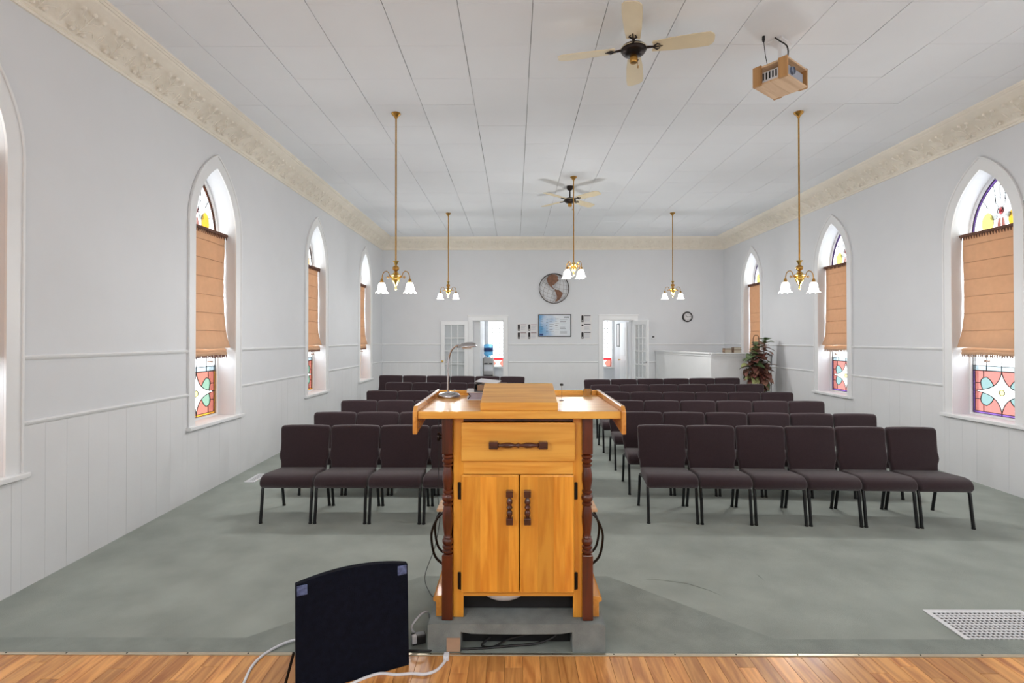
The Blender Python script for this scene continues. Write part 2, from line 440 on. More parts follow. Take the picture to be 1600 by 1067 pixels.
# ------------------------------------------------------------------ the setting: walls with pointed windows
HW, Z0, ZSP, RISE = 0.415, 0.80, 3.02, 0.74
WIN_L = [0.1, 3.17, 6.14, 9.27, 12.28]
WIN_R = [0.1, 3.2, 6.24, 9.16, 12.25]
TH = 0.32
def Lm(y, z, n): return (XL - n, y, z)
def Rm(y, z, n): return (XR + n, y, z)
def hole(yc): return [(yc + a, z) for a, z in arch(HW, Z0, ZSP, RISE)]
outl = [(YB, -.3), (D + .16, -.3), (D + .16, 4.5), (YB, 4.5)]
wl = struct(MB().holed(outl, [hole(y) for y in WIN_L], 0, TH, Lm).build('wall_left', 'wall'), 'white left wall with tall pointed windows')
wr = struct(MB().holed(outl, [hole(y) for y in WIN_R], 0, TH, Rm).build('wall_right', 'wall'), 'white right wall with tall pointed windows')
# rear wall with two doorways
DL = (-1.12, -0.29); DR = (2.337, 3.142); DT = 2.245
zb_ = -.3
rear = [(XL, zb_), (DL[0], zb_), (DL[0], DT), (DL[1], DT), (DL[1], zb_), (DR[0], zb_), (DR[0], DT + .01), (DR[1], DT + .01), (DR[1], zb_), (XR, zb_), (XR, 4.5), (XL, 4.5)]
wre = struct(MB().prism(rear, 0, 0.16, lambda a, b, t: (a, D + t, b)).build('wall_rear', 'wall'), 'white rear wall with two doorways')
struct(MB().box(XL, XR, YB - .15, YB, -.3, 4.5).build('wall_front', 'wall'), 'white wall behind the stage')

# ceiling: dark battens above square white tiles
ce = struct(MB().box(XL, XR, YB, D, ZC + .012, ZC + .1).build('ceiling', 'ceil_back'), 'white ceiling laid with square tiles')
TW = 0.598
xs = [0.146 + i * TW for i in range(-6, 10)]
xs = [XL + .02] + [v for v in xs if XL + .15 < v < XR - .15] + [XR - .02]
ys = [4.73 + i * TW for i in range(-14, 17)]
ys = [YB + .01] + [v for v in ys if YB + .2 < v < D - .15] + [D - .02]
for j in range(len(ys) - 1):
    if ys[j + 1] < 3.4: continue
    for i in range(len(xs) - 1):
        if i in (0, len(xs) - 2): pass
        gx = 0.0035 if random.random() < 0.55 else 0.002
        dz = random.uniform(-.0012, .0012)
        MB().box(xs[i] + gx, xs[i + 1] - gx, ys[j] + .0012, ys[j + 1] - .0012, ZC + dz, ZC + .012).build('ceiling_tile', 'tile', ce)
y_plain = max(v for v in ys if v < 3.45)
o = MB().box(XL + .02, XR - .02, YB, y_plain - .002, ZC, ZC + .012).build('ceiling_panel', 'tile', ce)

# cornice: cream pressed cove running round the room
def cornice_profile():
    P = [(0, -.30), (.018, -.30), (.026, -.285), (.018, -.27), (.03, -.262), (.04, -.25)]
    for i in range(1, 9):
        t = i / 9
        P.append((.04 + (.265 - .04) * (t ** 1.25), -.25 + (.205) * (t ** 0.85)))
    P += [(.265, -.045), (.275, -.03), (.29, -.034), (.30, -.018), (.31, -.02), (.316, 0.004), (0, 0.004)]
    return P
CP = cornice_profile()
def cornice_run(name, A, B, inward, label):
    """straight run with mitred ends; A, B wall-line points; inward: unit vector into the room"""
    A = Vector(A); B = Vector(B); t = (B - A).normalized(); n = Vector(inward)
    vs = []
    for P, s in ((A, 1), (B, -1)):
        for d, h in CP: vs.append(P + n * d + t * (d * s) + Vector((0, 0, ZC + h)))
    m = len(CP)
    fs = [(i, (i + 1) % m, (i + 1) % m + m, i + m) for i in range(m)]
    o = MB().add(vs, fs + [tuple(range(m)), tuple(range(m, 2 * m))]).build(name, 'cornice')
    return struct(o, label)
tl_ = cornice_run('trim_2', (XL, YB, 0), (XL, D, 0), (1, 0, 0), 'cream embossed cornice above the left wall')
tr_ = cornice_run('trim_3', (XR, D, 0), (XR, YB, 0), (-1, 0, 0), 'cream embossed cornice above the right wall')
te_ = cornice_run('trim_4', (XL, D, 0), (XR, D, 0), (0, -1, 0), 'cream embossed cornice above the rear wall')
# raised floral relief on the cove
def relief_mesh():
    m = MB()
    # local: u along wall, v up the slope (0..0.26), w outward
    for sgn in (-1, 1):
        m.tube([(0, 0.02, 0), (sgn * .03, .06, .003), (sgn * .085, .09, .003), (sgn * .115, .06, 0)], [.004, .006, .006, .003], 5)
        m.tube([(0, .10, 0), (sgn * .03, .15, .003), (sgn * .075, .165, .003), (sgn * .09, .20, .0)], [.004, .007, .006, .003], 5)
        m.tube([(sgn * .16, .02, 0), (sgn * .15, .09, .002), (sgn * .165, .15, 0)], [.002, .005, .002], 5)
    m.tube([(0, 0.0, 0), (0, .1, .003), (0, .21, 0)], [.003, .006, .003], 5)
    for (a, b_) in ((0, .215), (.1, .21), (-.1, .21), (.05, .03), (-.05, .03)):
        m.lathe([(.022, -.004), (.016, .006), (.006, .01), (0, .008)], (a, b_, 0), 7)
    me = m.mesh('relief', True); me.materials.append(M['cornice']); return me
RM = relief_mesh()
def relief_row(par, A, t, n, L):
    t = Vector(t); n = Vector(n)
    a = Vector((0, 0, -.25)) + n * .04; b_ = Vector((0, 0, -.045)) + n * .265
    v = (b_ - a).normalized(); wv = t.cross(v)
    if wv.dot(n - Vector((0, 0, 1))) < 0: wv = -wv
    mtx = Matrix((t, v, wv)).transposed().to_4x4()
    k = 0; s = 0.35
    while s < L - .3:
        p = Vector(A) + t * s + Vector((0, 0, ZC)) + a + wv * .018
        r = link('relief', RM, par)
        r.matrix_world = Matrix.Translation(p) @ mtx
        r['kind'] = 'structure'
        s += 0.335
relief_row(tl_, (XL, 2.4, 0), (0, 1, 0), (1, 0, 0), D - 2.4)
relief_row(tr_, (XR, 2.6, 0), (0, 1, 0), (-1, 0, 0), D - 2.6)
relief_row(te_, (XL, D, 0), (1, 0, 0), (0, -1, 0), XR - XL)

# rails and wainscot planks
Z1, Z2 = 1.618, 1.148
def rail_side(fn, wins, name0):
    edges = []
    prev = YB
    for yc in wins:
        edges.append((prev, yc - HW - .125)); prev = yc + HW + .125
    edges.append((prev, D))
    return edges
n_tr = 5
for fn, wins, side, wall in ((Lm, WIN_L, 'left', wl), (Rm, WIN_R, 'right', wr)):
    for z, nm in ((Z1, 'upper'), (Z2, 'lower')):
        for (a, b_) in rail_side(fn, wins, side):
            if b_ - a < .05: continue
            m = MB(lambda y, zz, t, fn=fn: fn(y, zz, -t))
            m.add([(a, z - .018, 0), (a, z - .018, .008), (a, z - .004, .02), (a, z + .008, .024), (a, z + .018, .012), (a, z + .018, 0),
                   (b_, z - .018, 0), (b_, z - .018, .008), (b_, z - .004, .02), (b_, z + .008, .024), (b_, z + .018, .012), (b_, z + .018, 0)],
                  [(i, i + 1, i + 7, i + 6) for i in range(5)] + [(0, 6, 11, 5), tuple(range(6)), tuple(range(11, 5, -1))])
            struct(m.build('trim_%d' % n_tr, 'trim'), '%s white wall rail on the %s wall' % (nm, side)); n_tr += 1
    # planks
    y = 2.66
    while y < D - .05:
        y1 = min(y + random.uniform(.185, .215), D - .004)
        for yc in wins:
            for e in (yc - HW - .128, yc + HW + .128):
                if y + .004 < e < y1 + .04: y1 = e
        top = Z2 - .019
        for yc in wins:
            if y1 > yc - HW - .12 and y < yc + HW + .12: top = Z0 - .05
        MB(lambda yy, zz, t, fn=fn: fn(yy, zz, -t)).box(y + .0004, y1 - .0004, -.05, top, 0, random.uniform(.0075, .0088)).build('wall_plank', 'plank', wall, bevel=.0009, segs=1)
        y = y1
rs = [(XL, -1.24), (-.16, 2.20), (3.30, XR)]
for z, nm in ((Z1 - .012, 'upper'), (Z2 - .004, 'lower')):
    for (a, b_) in rs:
        m = MB()
        m.add([(a, D, z - .018), (a, D - .008, z - .018), (a, D - .02, z - .004), (a, D - .024, z + .008), (a, D - .012, z + .018), (a, D, z + .018),
               (b_, D, z - .018), (b_, D - .008, z - .018), (b_, D - .02, z - .004), (b_, D - .024, z + .008), (b_, D - .012, z + .018), (b_, D, z + .018)],
              [(i, i + 1, i + 7, i + 6) for i in range(5)] + [(0, 6, 11, 5), tuple(range(6)), tuple(range(11, 5, -1))])
        struct(m.build('trim_%d' % n_tr, 'trim'), '%s white wall rail on the rear wall' % nm); n_tr += 1
for (a, b_) in rs:
    x = a + .01
    while x < b_ - .05:
        x1 = min(x + random.uniform(.19, .21), b_ - .004)
        MB().box(x + .0004, x1 - .0004, D - .008, D, 0, Z2 - .024).build('wall_plank', 'plank', wre, bevel=.0009, segs=1)
        x = x1

# ------------------------------------------------------------------ windows with leaded glass
GD = 0.225          # depth of the glass behind the wall face
def make_window(idx, fn, yc, side, detail, border):
    root = struct(empty('window_%d' % idx, fn(yc, Z0, 0)), 'pointed leaded window, number %d along the %s wall' % (idx, side))
    org = Vector(fn(yc, Z0, 0))
    def T(a, z, n): return Vector(fn(yc + a, z, n)) - org
    # casing: stepped flat architrave following the arch
    inner = arch(HW, Z0, ZSP, RISE)
    outer = arch(HW + .125, Z0 - .002, ZSP, RISE + .16)
    mid = arch(HW + .02, Z0, ZSP, RISE + .025)
    m = MB(); m.holed(outer, [inner], -.018, 0, T); m.build('casing', 'trim', root, bevel=.004)
    o2 = arch(HW + .128, Z0, ZSP, RISE + .163); i2 = arch(HW + .108, Z0, ZSP, RISE + .137)
    MB().holed(o2, [i2], -.03, -.016, T).build('casing_bead', 'trim', root, bevel=.006)
    MB(T).box(-HW - .15, HW + .15, Z0 - .035, Z0 + .006, -.06, .0).box(-HW + .0005, HW - .0005, Z0 - .02, Z0 + .006, .0, GD - .018).build('sill', 'trim', root, bevel=.008)
    # glass frame
    G = HW + .0; f0 = arch(G, Z0, ZSP, RISE); f1 = arch(G - .028, Z0 + .03, ZSP, RISE - .05)
    MB().holed(f0, [f1], GD - .02, GD + .05, T).build('glass_frame', 'trim', root)
    hw = G - .03; z0 = Z0 + .032; rise = RISE - .053
    bw = .025
    def pane(poly, m, d=0.0): MB().prism(poly, GD + .004 + d, GD + .008 + d, T).build('pane', m, root)
    leads = MB(T)
    def lead(pts, r=.0045): leads.tube([(a, z, GD + .002) for a, z in pts], r * 1.12, 5)
    main = {'amber': 'p_amber', 'purple': 'p_purple'}[border]
    zt_ = 1.36                                            # top of the flower panel
    # borders
    pane([(-hw, z0), (hw, z0), (hw - bw, z0 + bw), (-hw + bw, z0 + bw)], main)
    for s in (-1, 1):
        pane([(s * hw, z0), (s * (hw - bw), z0 + bw), (s * (hw - bw), zt_), (s * hw, zt_)], main)
        lead([(s * (hw - bw), z0 + bw), (s * (hw - bw), ZSP)]); lead([(s * hw, z0), (s * hw, ZSP)])
    lead([(-hw, z0), (hw, z0)]); lead([(-hw + bw, z0 + bw), (hw - bw, z0 + bw)])
    # flower panel
    w_ = hw - bw; zb = z0 + bw; cz = (zb + zt_) / 2; hh = (zt_ - zb) / 2
    sx, sz = w_ * .93, hh * .97
    drop = 'p_mint' if border == 'amber' else 'p_aqua'
    for qx in (-1, 1):
        for qz in (-1, 1):
            def Q(p): return (qx * p[0], cz + qz * p[1])
            nt_ = (.105, .075)                            # notch between two star points
            top = bez((0, sz), (.03, .12), nt_)           # star edge down to the notch
            side_ = bez(nt_, (.16, .03), (sx, .004))      # star edge out to the side point
            rc = .035
            core = [(rc * math.cos(t), rc * math.sin(t)) for t in [PI / 2 * i / 4 for i in range(5)]]
            pane([Q(p) for p in (top + side_[1:] + core)], 'p_white')
            dl = side_[:7]; end = dl[-1]
            outb = bez(end, (sx * .98, .16), (.2, .175), 5) + bez((.2, .175), (.13, .14), nt_, 4)[1:]
            pane([Q(p) for p in (dl + outb[1:-1])], drop)
            back = side_[6:]
            pane([Q(p) for p in ([(0, hh), (w_, hh), (w_, 0.0)] + back[::-1] + outb[1:-1] + top[::-1][:-1] + [(0, sz)])], 'p_salmon' if border == 'amber' else 'p_pink')
            lead([Q(p) for p in top]); lead([Q(p) for p in side_]); lead([Q(p) for p in outb])
            lead([Q((.24, .17)), Q((.24, hh))]); lead([Q((.29, .1)), Q((w_, .1))])
    circ = [(.035 * math.cos(t), cz + .035 * math.sin(t)) for t in [2 * PI * i / 16 for i in range(16)]]
    pane(circ, 'p_pale'); lead(circ + circ[:2], .004)
    lead([(-hw, zt_), (hw, zt_)], .006)
    lead([(w_ * .93, cz), (hw, cz)]); lead([(-w_ * .93, cz), (-hw, cz)]); lead([(0, cz + sz), (0, zt_)]); lead([(0, cz - sz), (0, z0)])
    # rows of plain panes up to the arch
    cols = [-hw, -.2, 0, .2, hw]; rows = [zt_, 1.42, 1.60, 1.95, 2.30, 2.65, ZSP]
    if not detail: cols = [-hw, 0, hw]; rows = [zt_, 1.42, 1.9, 2.45, ZSP]
    for i in range(len(cols) - 1):
        for j in range(len(rows) - 1):
            pane([(cols[i], rows[j]), (cols[i + 1], rows[j]), (cols[i + 1], rows[j + 1]), (cols[i], rows[j + 1])], 'p_blue' if j == 0 else 'p_clear')
    for c in cols[1:-1]: lead([(c, zt_), (c, ZSP)])
    for r in rows[1:]: lead([(-hw, r), (hw, r)])
    # arch head: clear sectors round a fleur with yellow drops
    bo = arch(hw, ZSP, ZSP, rise, 14)[2:]                # right spring -> apex -> left spring
    bi = arch(hw - .026, ZSP, ZSP, rise - .045, 14)[2:]
    edge = 'p_brown' if border == 'amber' else 'p_purple'
    for i in range(0, len(bo) - 1):
        pane([bo[i], bo[i + 1], bi[i + 1], bi[i]], edge)
    lead(bo, .005); lead(bi, .004)
    zc_ = ZSP + .27
    inn = [(.26 * math.cos(t), ZSP + .02 + .36 * math.sin(t) ** .8 * (1 if True else 0)) for t in [PI * (i + 0.0) / (len(bi) - 1) for i in range(len(bi))]]
    cuts = [0, 4, 8, 12, 14, 16, 20, 24, len(bi) - 1]
    cuts = sorted(set(min(c, len(bi) - 1) for c in cuts))
    for a_, b2 in zip(cuts[:-1], cuts[1:]):
        pane(bi[a_:b2 + 1] + inn[a_:b2 + 1][::-1], 'p_clear')
        lead([inn[b2], bi[b2]], .004)
    pane(inn, 'p_clear')
    def petal(c, ang, L, wd, m, d=.004):
        pts = [(0, 0)] + bez((0, 0), (wd * 1.25, L * .45), (0, L), 7)[1:] + bez((0, L), (-wd * 1.25, L * .45), (0, 0), 7)[1:-1]
        ca, sa = math.cos(ang), math.sin(ang)
        pts = [(c[0] + x * ca + y * sa, c[1] - x * sa + y * ca) for x, y in pts]
        pane(pts, m, d); lead(pts + pts[:1], .0024)
    hz = ZSP + .23
    petal((0, hz), 0, .34, .11, 'p_clear')
    for s in (-1, 1):
        petal((s * .02, hz), s * .75, .27, .1, 'p_clear')
        yl = [(s * (.175 + .085 * math.cos(t)), ZSP + .13 + .115 * math.sin(t) * (1.15 if math.sin(t) > 0 else .95)) for t in [2 * PI * i / 18 for i in range(18)]]
        pane(yl, 'p_yellow' if (s < 0) == (fn is Rm) or border == 'amber' else 'p_pale', .006); lead(yl + yl[:1], .0024)
        ov = [(s * (.085 + .045 * math.cos(t)), ZSP + .19 + .032 * math.sin(t) + s * 0) for t in [2 * PI * i / 14 for i in range(14)]]
        pane(ov, 'p_white', .010); lead(ov + ov[:1], .0024)
        pane([(s * .004, ZSP + .005), (s * .10, ZSP + .005), (s * .055, ZSP + .08), (s * .04, ZSP + .165), (s * .004, ZSP + .175)], 'p_salmon', .008)
    cc = [(.04 * math.cos(t), hz + .02 + .046 * math.sin(t)) for t in [2 * PI * i / 16 for i in range(16)]]
    pane(cc, 'p_red', .012); lead(cc + cc[:1], .004)
    leads.build('lead_came', 'lead', root)
    # light comes in through the opening: portal
    ld = bpy.data.lights.new('sky_portal', 'AREA'); ld.shape = 'RECTANGLE'; ld.size = 2 * HW; ld.size_y = 3.0
    ld.cycles.is_portal = True
    lo = bpy.data.objects.new('sky_portal', ld); COL.objects.link(lo)
    lo.location = fn(yc, 2.3, GD + .12)
    lo.rotation_euler = (PI / 2, 0, -PI / 2 if fn is Lm else PI / 2)
    return root

def make_blind(fn, yc, side, ord_, bottom=1.60, flare=1.0, seed=0):
    rnd = random.Random(seed)
    base = Vector(fn(yc, bottom, .1))
    root = empty('roman_shade', base)
    def T(a, z, n): return Vector(fn(yc + a, z, n)) - base
    top = 3.03; hw = HW - .012
    # main cloth: gently bowed panel, swelling at the lowest folds
    nz, nx = 30, 10
    vs = []; fs = []
    zs = [bottom + (top - bottom) * i / nz for i in range(nz + 1)]
    for layer in (0, 1):
        for i, z in enumerate(zs):
            t = (z - bottom) / (top - bottom)
            swell = math.exp(-t * 9) * .075 * flare
            crease = .006 * abs(math.sin((z - bottom) / .212 * PI)) ** .5
            wd = hw * (1.0 + .045 * flare * math.exp(-t * 10) - .02 * math.sin(t * PI) ** 2 + .006 * math.sin(t * 17 + seed))
            for k in range(nx + 1):
                u = k / nx * 2 - 1
                n = .13 - swell - crease - .01 * (1 - u * u) + (.006 if layer else 0) + .004 * math.sin(u * 5 + t * 8 + seed)
                vs.append((u * wd, z + .004 * math.sin(u * 3 + seed), n))
    N = (nz + 1) * (nx + 1)
    for i in range(nz):
        for k in range(nx):
            a = i * (nx + 1) + k; b_ = a + 1; c = a + nx + 2; d = a + nx + 1
            fs += [(a, b_, c, d), (a + N, d + N, c + N, b_ + N)]
    for i in range(nz):
        for k in (0, nx):
            a = i * (nx + 1) + k; d = a + nx + 1; fs.append((a, d, d + N, a + N))
    for k in range(nx):
        for i in (0, nz):
            a = i * (nx + 1) + k; fs.append((a, a + 1, a + 1 + N, a + N))
    MB(T).add(vs, fs).build('cloth', 'shade_fab', root, True, ang=60)
    # lower stacked folds
    for j, (dz, dn, ww) in enumerate(((-.05, .055, .985), (-.085, .075, .95))):
        m = MB(T)
        pts = [(.0, 0), (.03, -.01), (.04, -.03), (.03, -.05), (-.01, -.052), (-.012, -.03), (-.01, 0)]
        pts = [(p[0] * .8, p[1] + bottom + dz + .05) for p in pts]
        L = len(pts); v2 = []
        for s in (-1, -.97, -.5, 0, .5, .97, 1):
            for p in pts:
                v2.append((s * hw * ww, p[1] + .006 * math.sin(s * 4 + j + seed), .13 - dn * flare * .8 + .03 - p[0] - (.0 if abs(s) < .99 else -.006)))
        f2 = [(i * L + k, i * L + (k + 1) % L, (i + 1) * L + (k + 1) % L, (i + 1) * L + k) for i in range(6) for k in range(L)]
        m.add(v2, f2 + [tuple(range(L)), tuple(range(6 * L, 7 * L))]).build('fold', 'shade_fab', root, True, ang=60)
    # crease lines: stitched battens
    for i in range(1, 7):
        z = bottom + .212 * i
        if z > top - .1: break
        MB(T).tube([(-hw * .97, z, .118 - (.075 * math.exp(-(z - bottom) / (top - bottom) * 9)) * flare), (0, z + .003, .108 - (.075 * math.exp(-(z - bottom) / (top - bottom) * 9)) * flare), (hw * .97, z, .118 - (.075 * math.exp(-(z - bottom) / (top - bottom) * 9)) * flare)], .004, 5).build('batten_seam', 'shade_fab', root)
    # gathered fringes
    MB(T).box(-hw - .012, hw + .012, top - .005, top + .028, .085, .135).build('header_band', 'fringe', root, bevel=.006)
    fr = MB(T); n = 22
    for i in range(n):
        a = -hw + (i + .5) * 2 * hw / n
        fr.tube([(a, top, .095), (a + rnd.uniform(-.004, .004), top - .018, .088), (a, top - .048, .092)], [.005, .009, .003], 5)
    tag(fr.build('header_fringe', 'fringe', root, True), kind='stuff')
    fr = MB(T); n = 24
    for i in range(n):
        a = -hw * .94 + (i + .5) * 2 * hw * .94 / n
        fr.tube([(a, bottom - .075, .10 - .02 * flare), (a + rnd.uniform(-.006, .006), bottom - .095, .095 - .02 * flare), (a + rnd.uniform(-.004, .004), bottom - .118, .097 - .02 * flare)], [.006, .009, .004], 5)
    tag(fr.build('hem_fringe', 'fringe_l' if side == 'right' else 'fringe', root, True), kind='stuff')
    MB(T).tube([(.03, bottom - .10, .115), (.03, bottom - .16, .118)], .0025, 4).lathe([(.004, 0), (.012, -.01), (.009, -.022), (.016, -.06), (.012, -.065)], (0.03, bottom - .155, .118), 8).build('pull_tassel', 'fringe_l', root)
    tag(root, 'tan roman shade in the %s' % ord_, 'window shade', 'roman shades in the pointed windows')
    return root
words_l = ['', 'nearest left window, at the picture edge', 'second left window, left of the first chandelier', 'third window of the left wall', 'rearmost window of the left wall']
words_r = ['', '', 'nearest right window, at the picture edge', 'middle visible window of the right wall', 'rearmost right window, behind the plant']
n_w = 1
for fn, wins, side, wd_ in ((Lm, WIN_L, 'left', words_l), (Rm, WIN_R, 'right', words_r)):
    for i, yc in enumerate(wins):
        make_window(n_w, fn, yc, side, i >= 2, 'amber' if side == 'left' else 'purple'); n_w += 1
        if i >= 1 and wd_[i]:
            bt = {('left', 4): 1.62, ('right', 4): 1.30}.get((side, i), 1.64)
            make_blind(fn, yc, side, wd_[i], bt, {('right', 4): .3}.get((side, i), 1.0), i * 3 + (side == 'left') * 5)

# ------------------------------------------------------------------ lobby behind the rear wall
LY0, LY1, LX0, LX1 = D + .16, 16.1, -0.92, 3.06
lob_win = [(-0.52, .28), (2.72, .26)]
def Bm(a, z, n): return (a, LY1 + n, z)
lh = [[(c - h, .90), (c + h, .90), (c + h, 2.75), (c - h, 2.75)] for c, h in lob_win]
struct(MB().holed([(LX0 - .3, -.3), (LX1 + .3, -.3), (LX1 + .3, 3.1), (LX0 - .3, 3.1)], lh, 0, .3, Bm).build('wall_lobby_rear', 'wall'), 'white outer wall of the lobby beyond the doorways')
struct(MB().box(LX0 - .2, LX0, LY0, LY1, -.3, 3.1).build('wall_lobby_left', 'wall'), 'white left wall of the lobby')
struct(MB().box(LX1, LX1 + .2, LY0 + .0, LY1, -.3, 3.1).build('wall_lobby_right', 'wall'), 'white right wall of the lobby')
struct(MB().box(LX0 - .2, LX1 + .2, LY0 - .0, LY1 + .3, 3.0, 3.1).build('ceiling_lobby', 'tile'), 'white lobby ceiling')
for i, (c, h) in enumerate(lob_win):
    root = struct(empty('window_%d' % (11 + i), (c, LY1, .9)), 'square leaded lobby window seen through the %s doorway' % ('left' if i == 0 else 'right'))
    def T(a, z, n): return (a, n, z)
    MB(T).box(-h - .02, h + .09, -.035, .0, -.05, .12).build('sill', 'trim', root, bevel=.005)
    MB().holed([(-h - .09, 0), (h + .09, 0), (h + .09, 1.95), (-h - .09, 1.95)], [[(-h, .001), (h, .001), (h, 1.85), (-h, 1.85)]], -.02, 0, T).build('casing', 'trim', root, bevel=.004)
    nx, nz = 5, 14; lm = MB(T)
    for a in range(nx):
        for b_ in range(nz):
            x0, x1 = -h + 2 * h * a / nx, -h + 2 * h * (a + 1) / nx
            z0, z1 = .26 + 1.59 * b_ / nz, .26 + 1.59 * (b_ + 1) / nz
            rr = random.random()
            MB().prism([(x0, z0), (x1, z0), (x1, z1), (x0, z1)], .12, .124, T).build('pane', 'p_blue' if rr < .06 and i == 0 else ('p_clear' if i == 0 else 'p_clear'), root)
    for a in range(1, nx): lm.box(-h + 2 * h * a / nx - .008, -h + 2 * h * a / nx + .008, .26, 1.85, .115, .12)
    for b_ in range(nz + 1): lm.box(-h, h, .26 + 1.59 * b_ / nz - .008, .26 + 1.59 * b_ / nz + .008, .115, .12)
    lm.build('lead_came', 'lead', root)
    MB().prism([(-h, .2), (h, .2), (h, .255), (-h, .255)], .12, .124, T).build('pane', 'p_red', root)
    # flower strip
    for s in (-1, 1):
        MB().prism([(s * h, .0), (s * h, .2), (s * .13, .2), (s * .05, .1), (s * .13, 0)], .12, .124, T).build('pane', 'p_salmon', root)
    MB().prism([(-.13, 0), (.13, 0), (.05, .1), (.13, .2), (-.13, .2), (-.05, .1)], .12, .124, T).build('pane', 'p_white', root)
    ld = bpy.data.lights.new('sky_portal', 'AREA'); ld.shape = 'RECTANGLE'; ld.size = 2 * h; ld.size_y = 1.85; ld.cycles.is_portal = True
    lo = bpy.data.objects.new('sky_portal', ld); COL.objects.link(lo); lo.location = (c, LY1 + .2, 1.82); lo.rotation_euler = (-PI / 2, 0, 0)
# casing of doorways
def door_casing(n, x0, x1, top, label):
    r = struct(empty('door_%d' % n, (x0, D, fz(D))), label)
    z0 = 0
    T = lambda a, b_, t: (a - x0, t, b_ - fz(D))
    cw = .115
    P = [(x0 - cw, fz(D)), (x0, fz(D)), (x0, top), (x1, top), (x1, fz(D)), (x1 + cw, fz(D)), (x1 + cw, top + .135), (x0 - cw, top + .135)]
    MB().prism(P, -.022, 0, T).build('casing', 'trim', r, bevel=.004)
    MB(lambda a, b_, t: T(a, b_, t)).box(x0 - cw - .012, x1 + cw + .012, top + .11, top + .142, -.045, -.0).build('head_cap', 'trim', r, bevel=.006)
    j = MB(T); j.box(x0, x0 + .018, fz(D), top, 0, .16); j.box(x1 - .018, x1, fz(D), top, 0, .16); j.box(x0, x1, top - .018, top, 0, .16)
    j.build('jamb', 'trim', r)
    return r
d1 = door_casing(1, DL[0], DL[1], DT, 'left rear doorway with an open glazed door beside it')
d2 = door_casing(2, DR[0], DR[1], DT + .01, 'right rear doorway with a glazed door standing ajar')
def french_door(name, hinge, ang, width, label, knob_side, lever=False):
    root = empty(name, (hinge[0], hinge[1], fz(D) + .012), (0, 0, ang))
    h = 2.02; st = .095; t = .018
    m = MB(); m.box(0, st, -t, t, 0, h); m.box(width - st, width, -t, t, 0, h); m.box(st, width - st, -t, t, 0, .2); m.box(st, width - st, -t, t, h - .1, h)
    m.build('door_frame', 'trim', root, bevel=.003)
    nx, nz = 3, 5; pw = (width - 2 * st) / nx; ph = (h - .3) / nz
    for i in range(1, nx): MB().box(st + pw * i - .011, st + pw * i + .011, -t * .7, t * .7, .2, h - .1).build('muntin', 'trim', root)
    for j in range(1, nz): MB().box(st, width - st, -t * .7, t * .7, .2 + ph * j - .011, .2 + ph * j + .011).build('muntin', 'trim', root)
    pm_ = MB().box(.011, pw - .011, -.002, .002, .011, ph - .011).mesh('pane'); pm_.materials.append(M['p_door'])
    for i in range(nx):
        for j in range(nz):
            p = link('pane', pm_, root); p.location = (st + pw * i, 0, .2 + ph * j)
    if lever:
        MB().tube([(width - .05, -t, .96), (width - .05, -t - .045, .96), (width - .17, -t - .045, .965)], .009, 8).lathe([(.026, 0), (.026, -.006)], (width - .05, -t, .96), 12, 'Y').build('lever_handle', 'chrome', root, True)
    else:
        MB().lathe([(.024, 0), (.024, .006), (.009, .008), (.009, .03), (.024, .04), (.028, .052), (.02, .064), (0, .068)], (width - .045, t, .96), 14, 'Y').build('door_knob', 'brass_hi', root, True)
        MB().lathe([(.024, 0), (.024, -.006), (.009, -.008), (.009, -.03), (.024, -.04), (.028, -.052), (.02, -.064), (0, -.068)], (width - .045, -t, .96), 14, 'Y').build('door_knob', 'brass_hi', root, True)
    tag(root, label, 'door', 'glazed doors of the rear wall')
    return root
french_door('glazed_door', (DL[0] - .105, D - .07), R(178.5), .72, 'white fifteen pane door folded back flat against the rear wall', -1)
french_door('glazed_door', (DR[1] + .0, D - .03), R(-74), .74, 'white fifteen pane door standing ajar beside the thermostat', 1, True)
# inner white door on the lobby's right wall and tall picture
rt = empty('panel_door', (LX1 - .005, 14.62, fz(14.6)))
MB().box(-.04, 0, -.42, .42, 0, 2.0).build('door_leaf', 'trim', rt, bevel=.004)
for z0, z1 in ((.2, .95), (1.08, 1.85)): MB().box(-.048, -.04, -.28, .28, z0, z1).build('door_panel', 'trim', rt, bevel=.006)
MB().lathe([(.012, 0), (.012, -.03), (.026, -.045), (.02, -.06), (0, -.064)], (-.04, .34, .95), 12, 'X').build('door_knob', 'brass_hi', rt, True)
tag(rt, 'plain white panelled door in the lobby seen through the right doorway', 'door')
rt = empty('picture_frame', (LX1, 15.45, 1.52))
MB().holed([(-.2, 0), (.2, 0), (.2, .68), (-.2, .68)], [[(-.17, .03), (.17, .03), (.17, .65), (-.17, .65)]], -.022, 0, lambda a, b_, t: (t, a, b_)).build('frame', 'frame_black', rt, bevel=.002)
MB().box(-.012, -.004, -.17, .17, .03, .65).build('print', 'paper', rt)
tag(rt, 'tall narrow black framed picture on the lobby wall', 'picture')

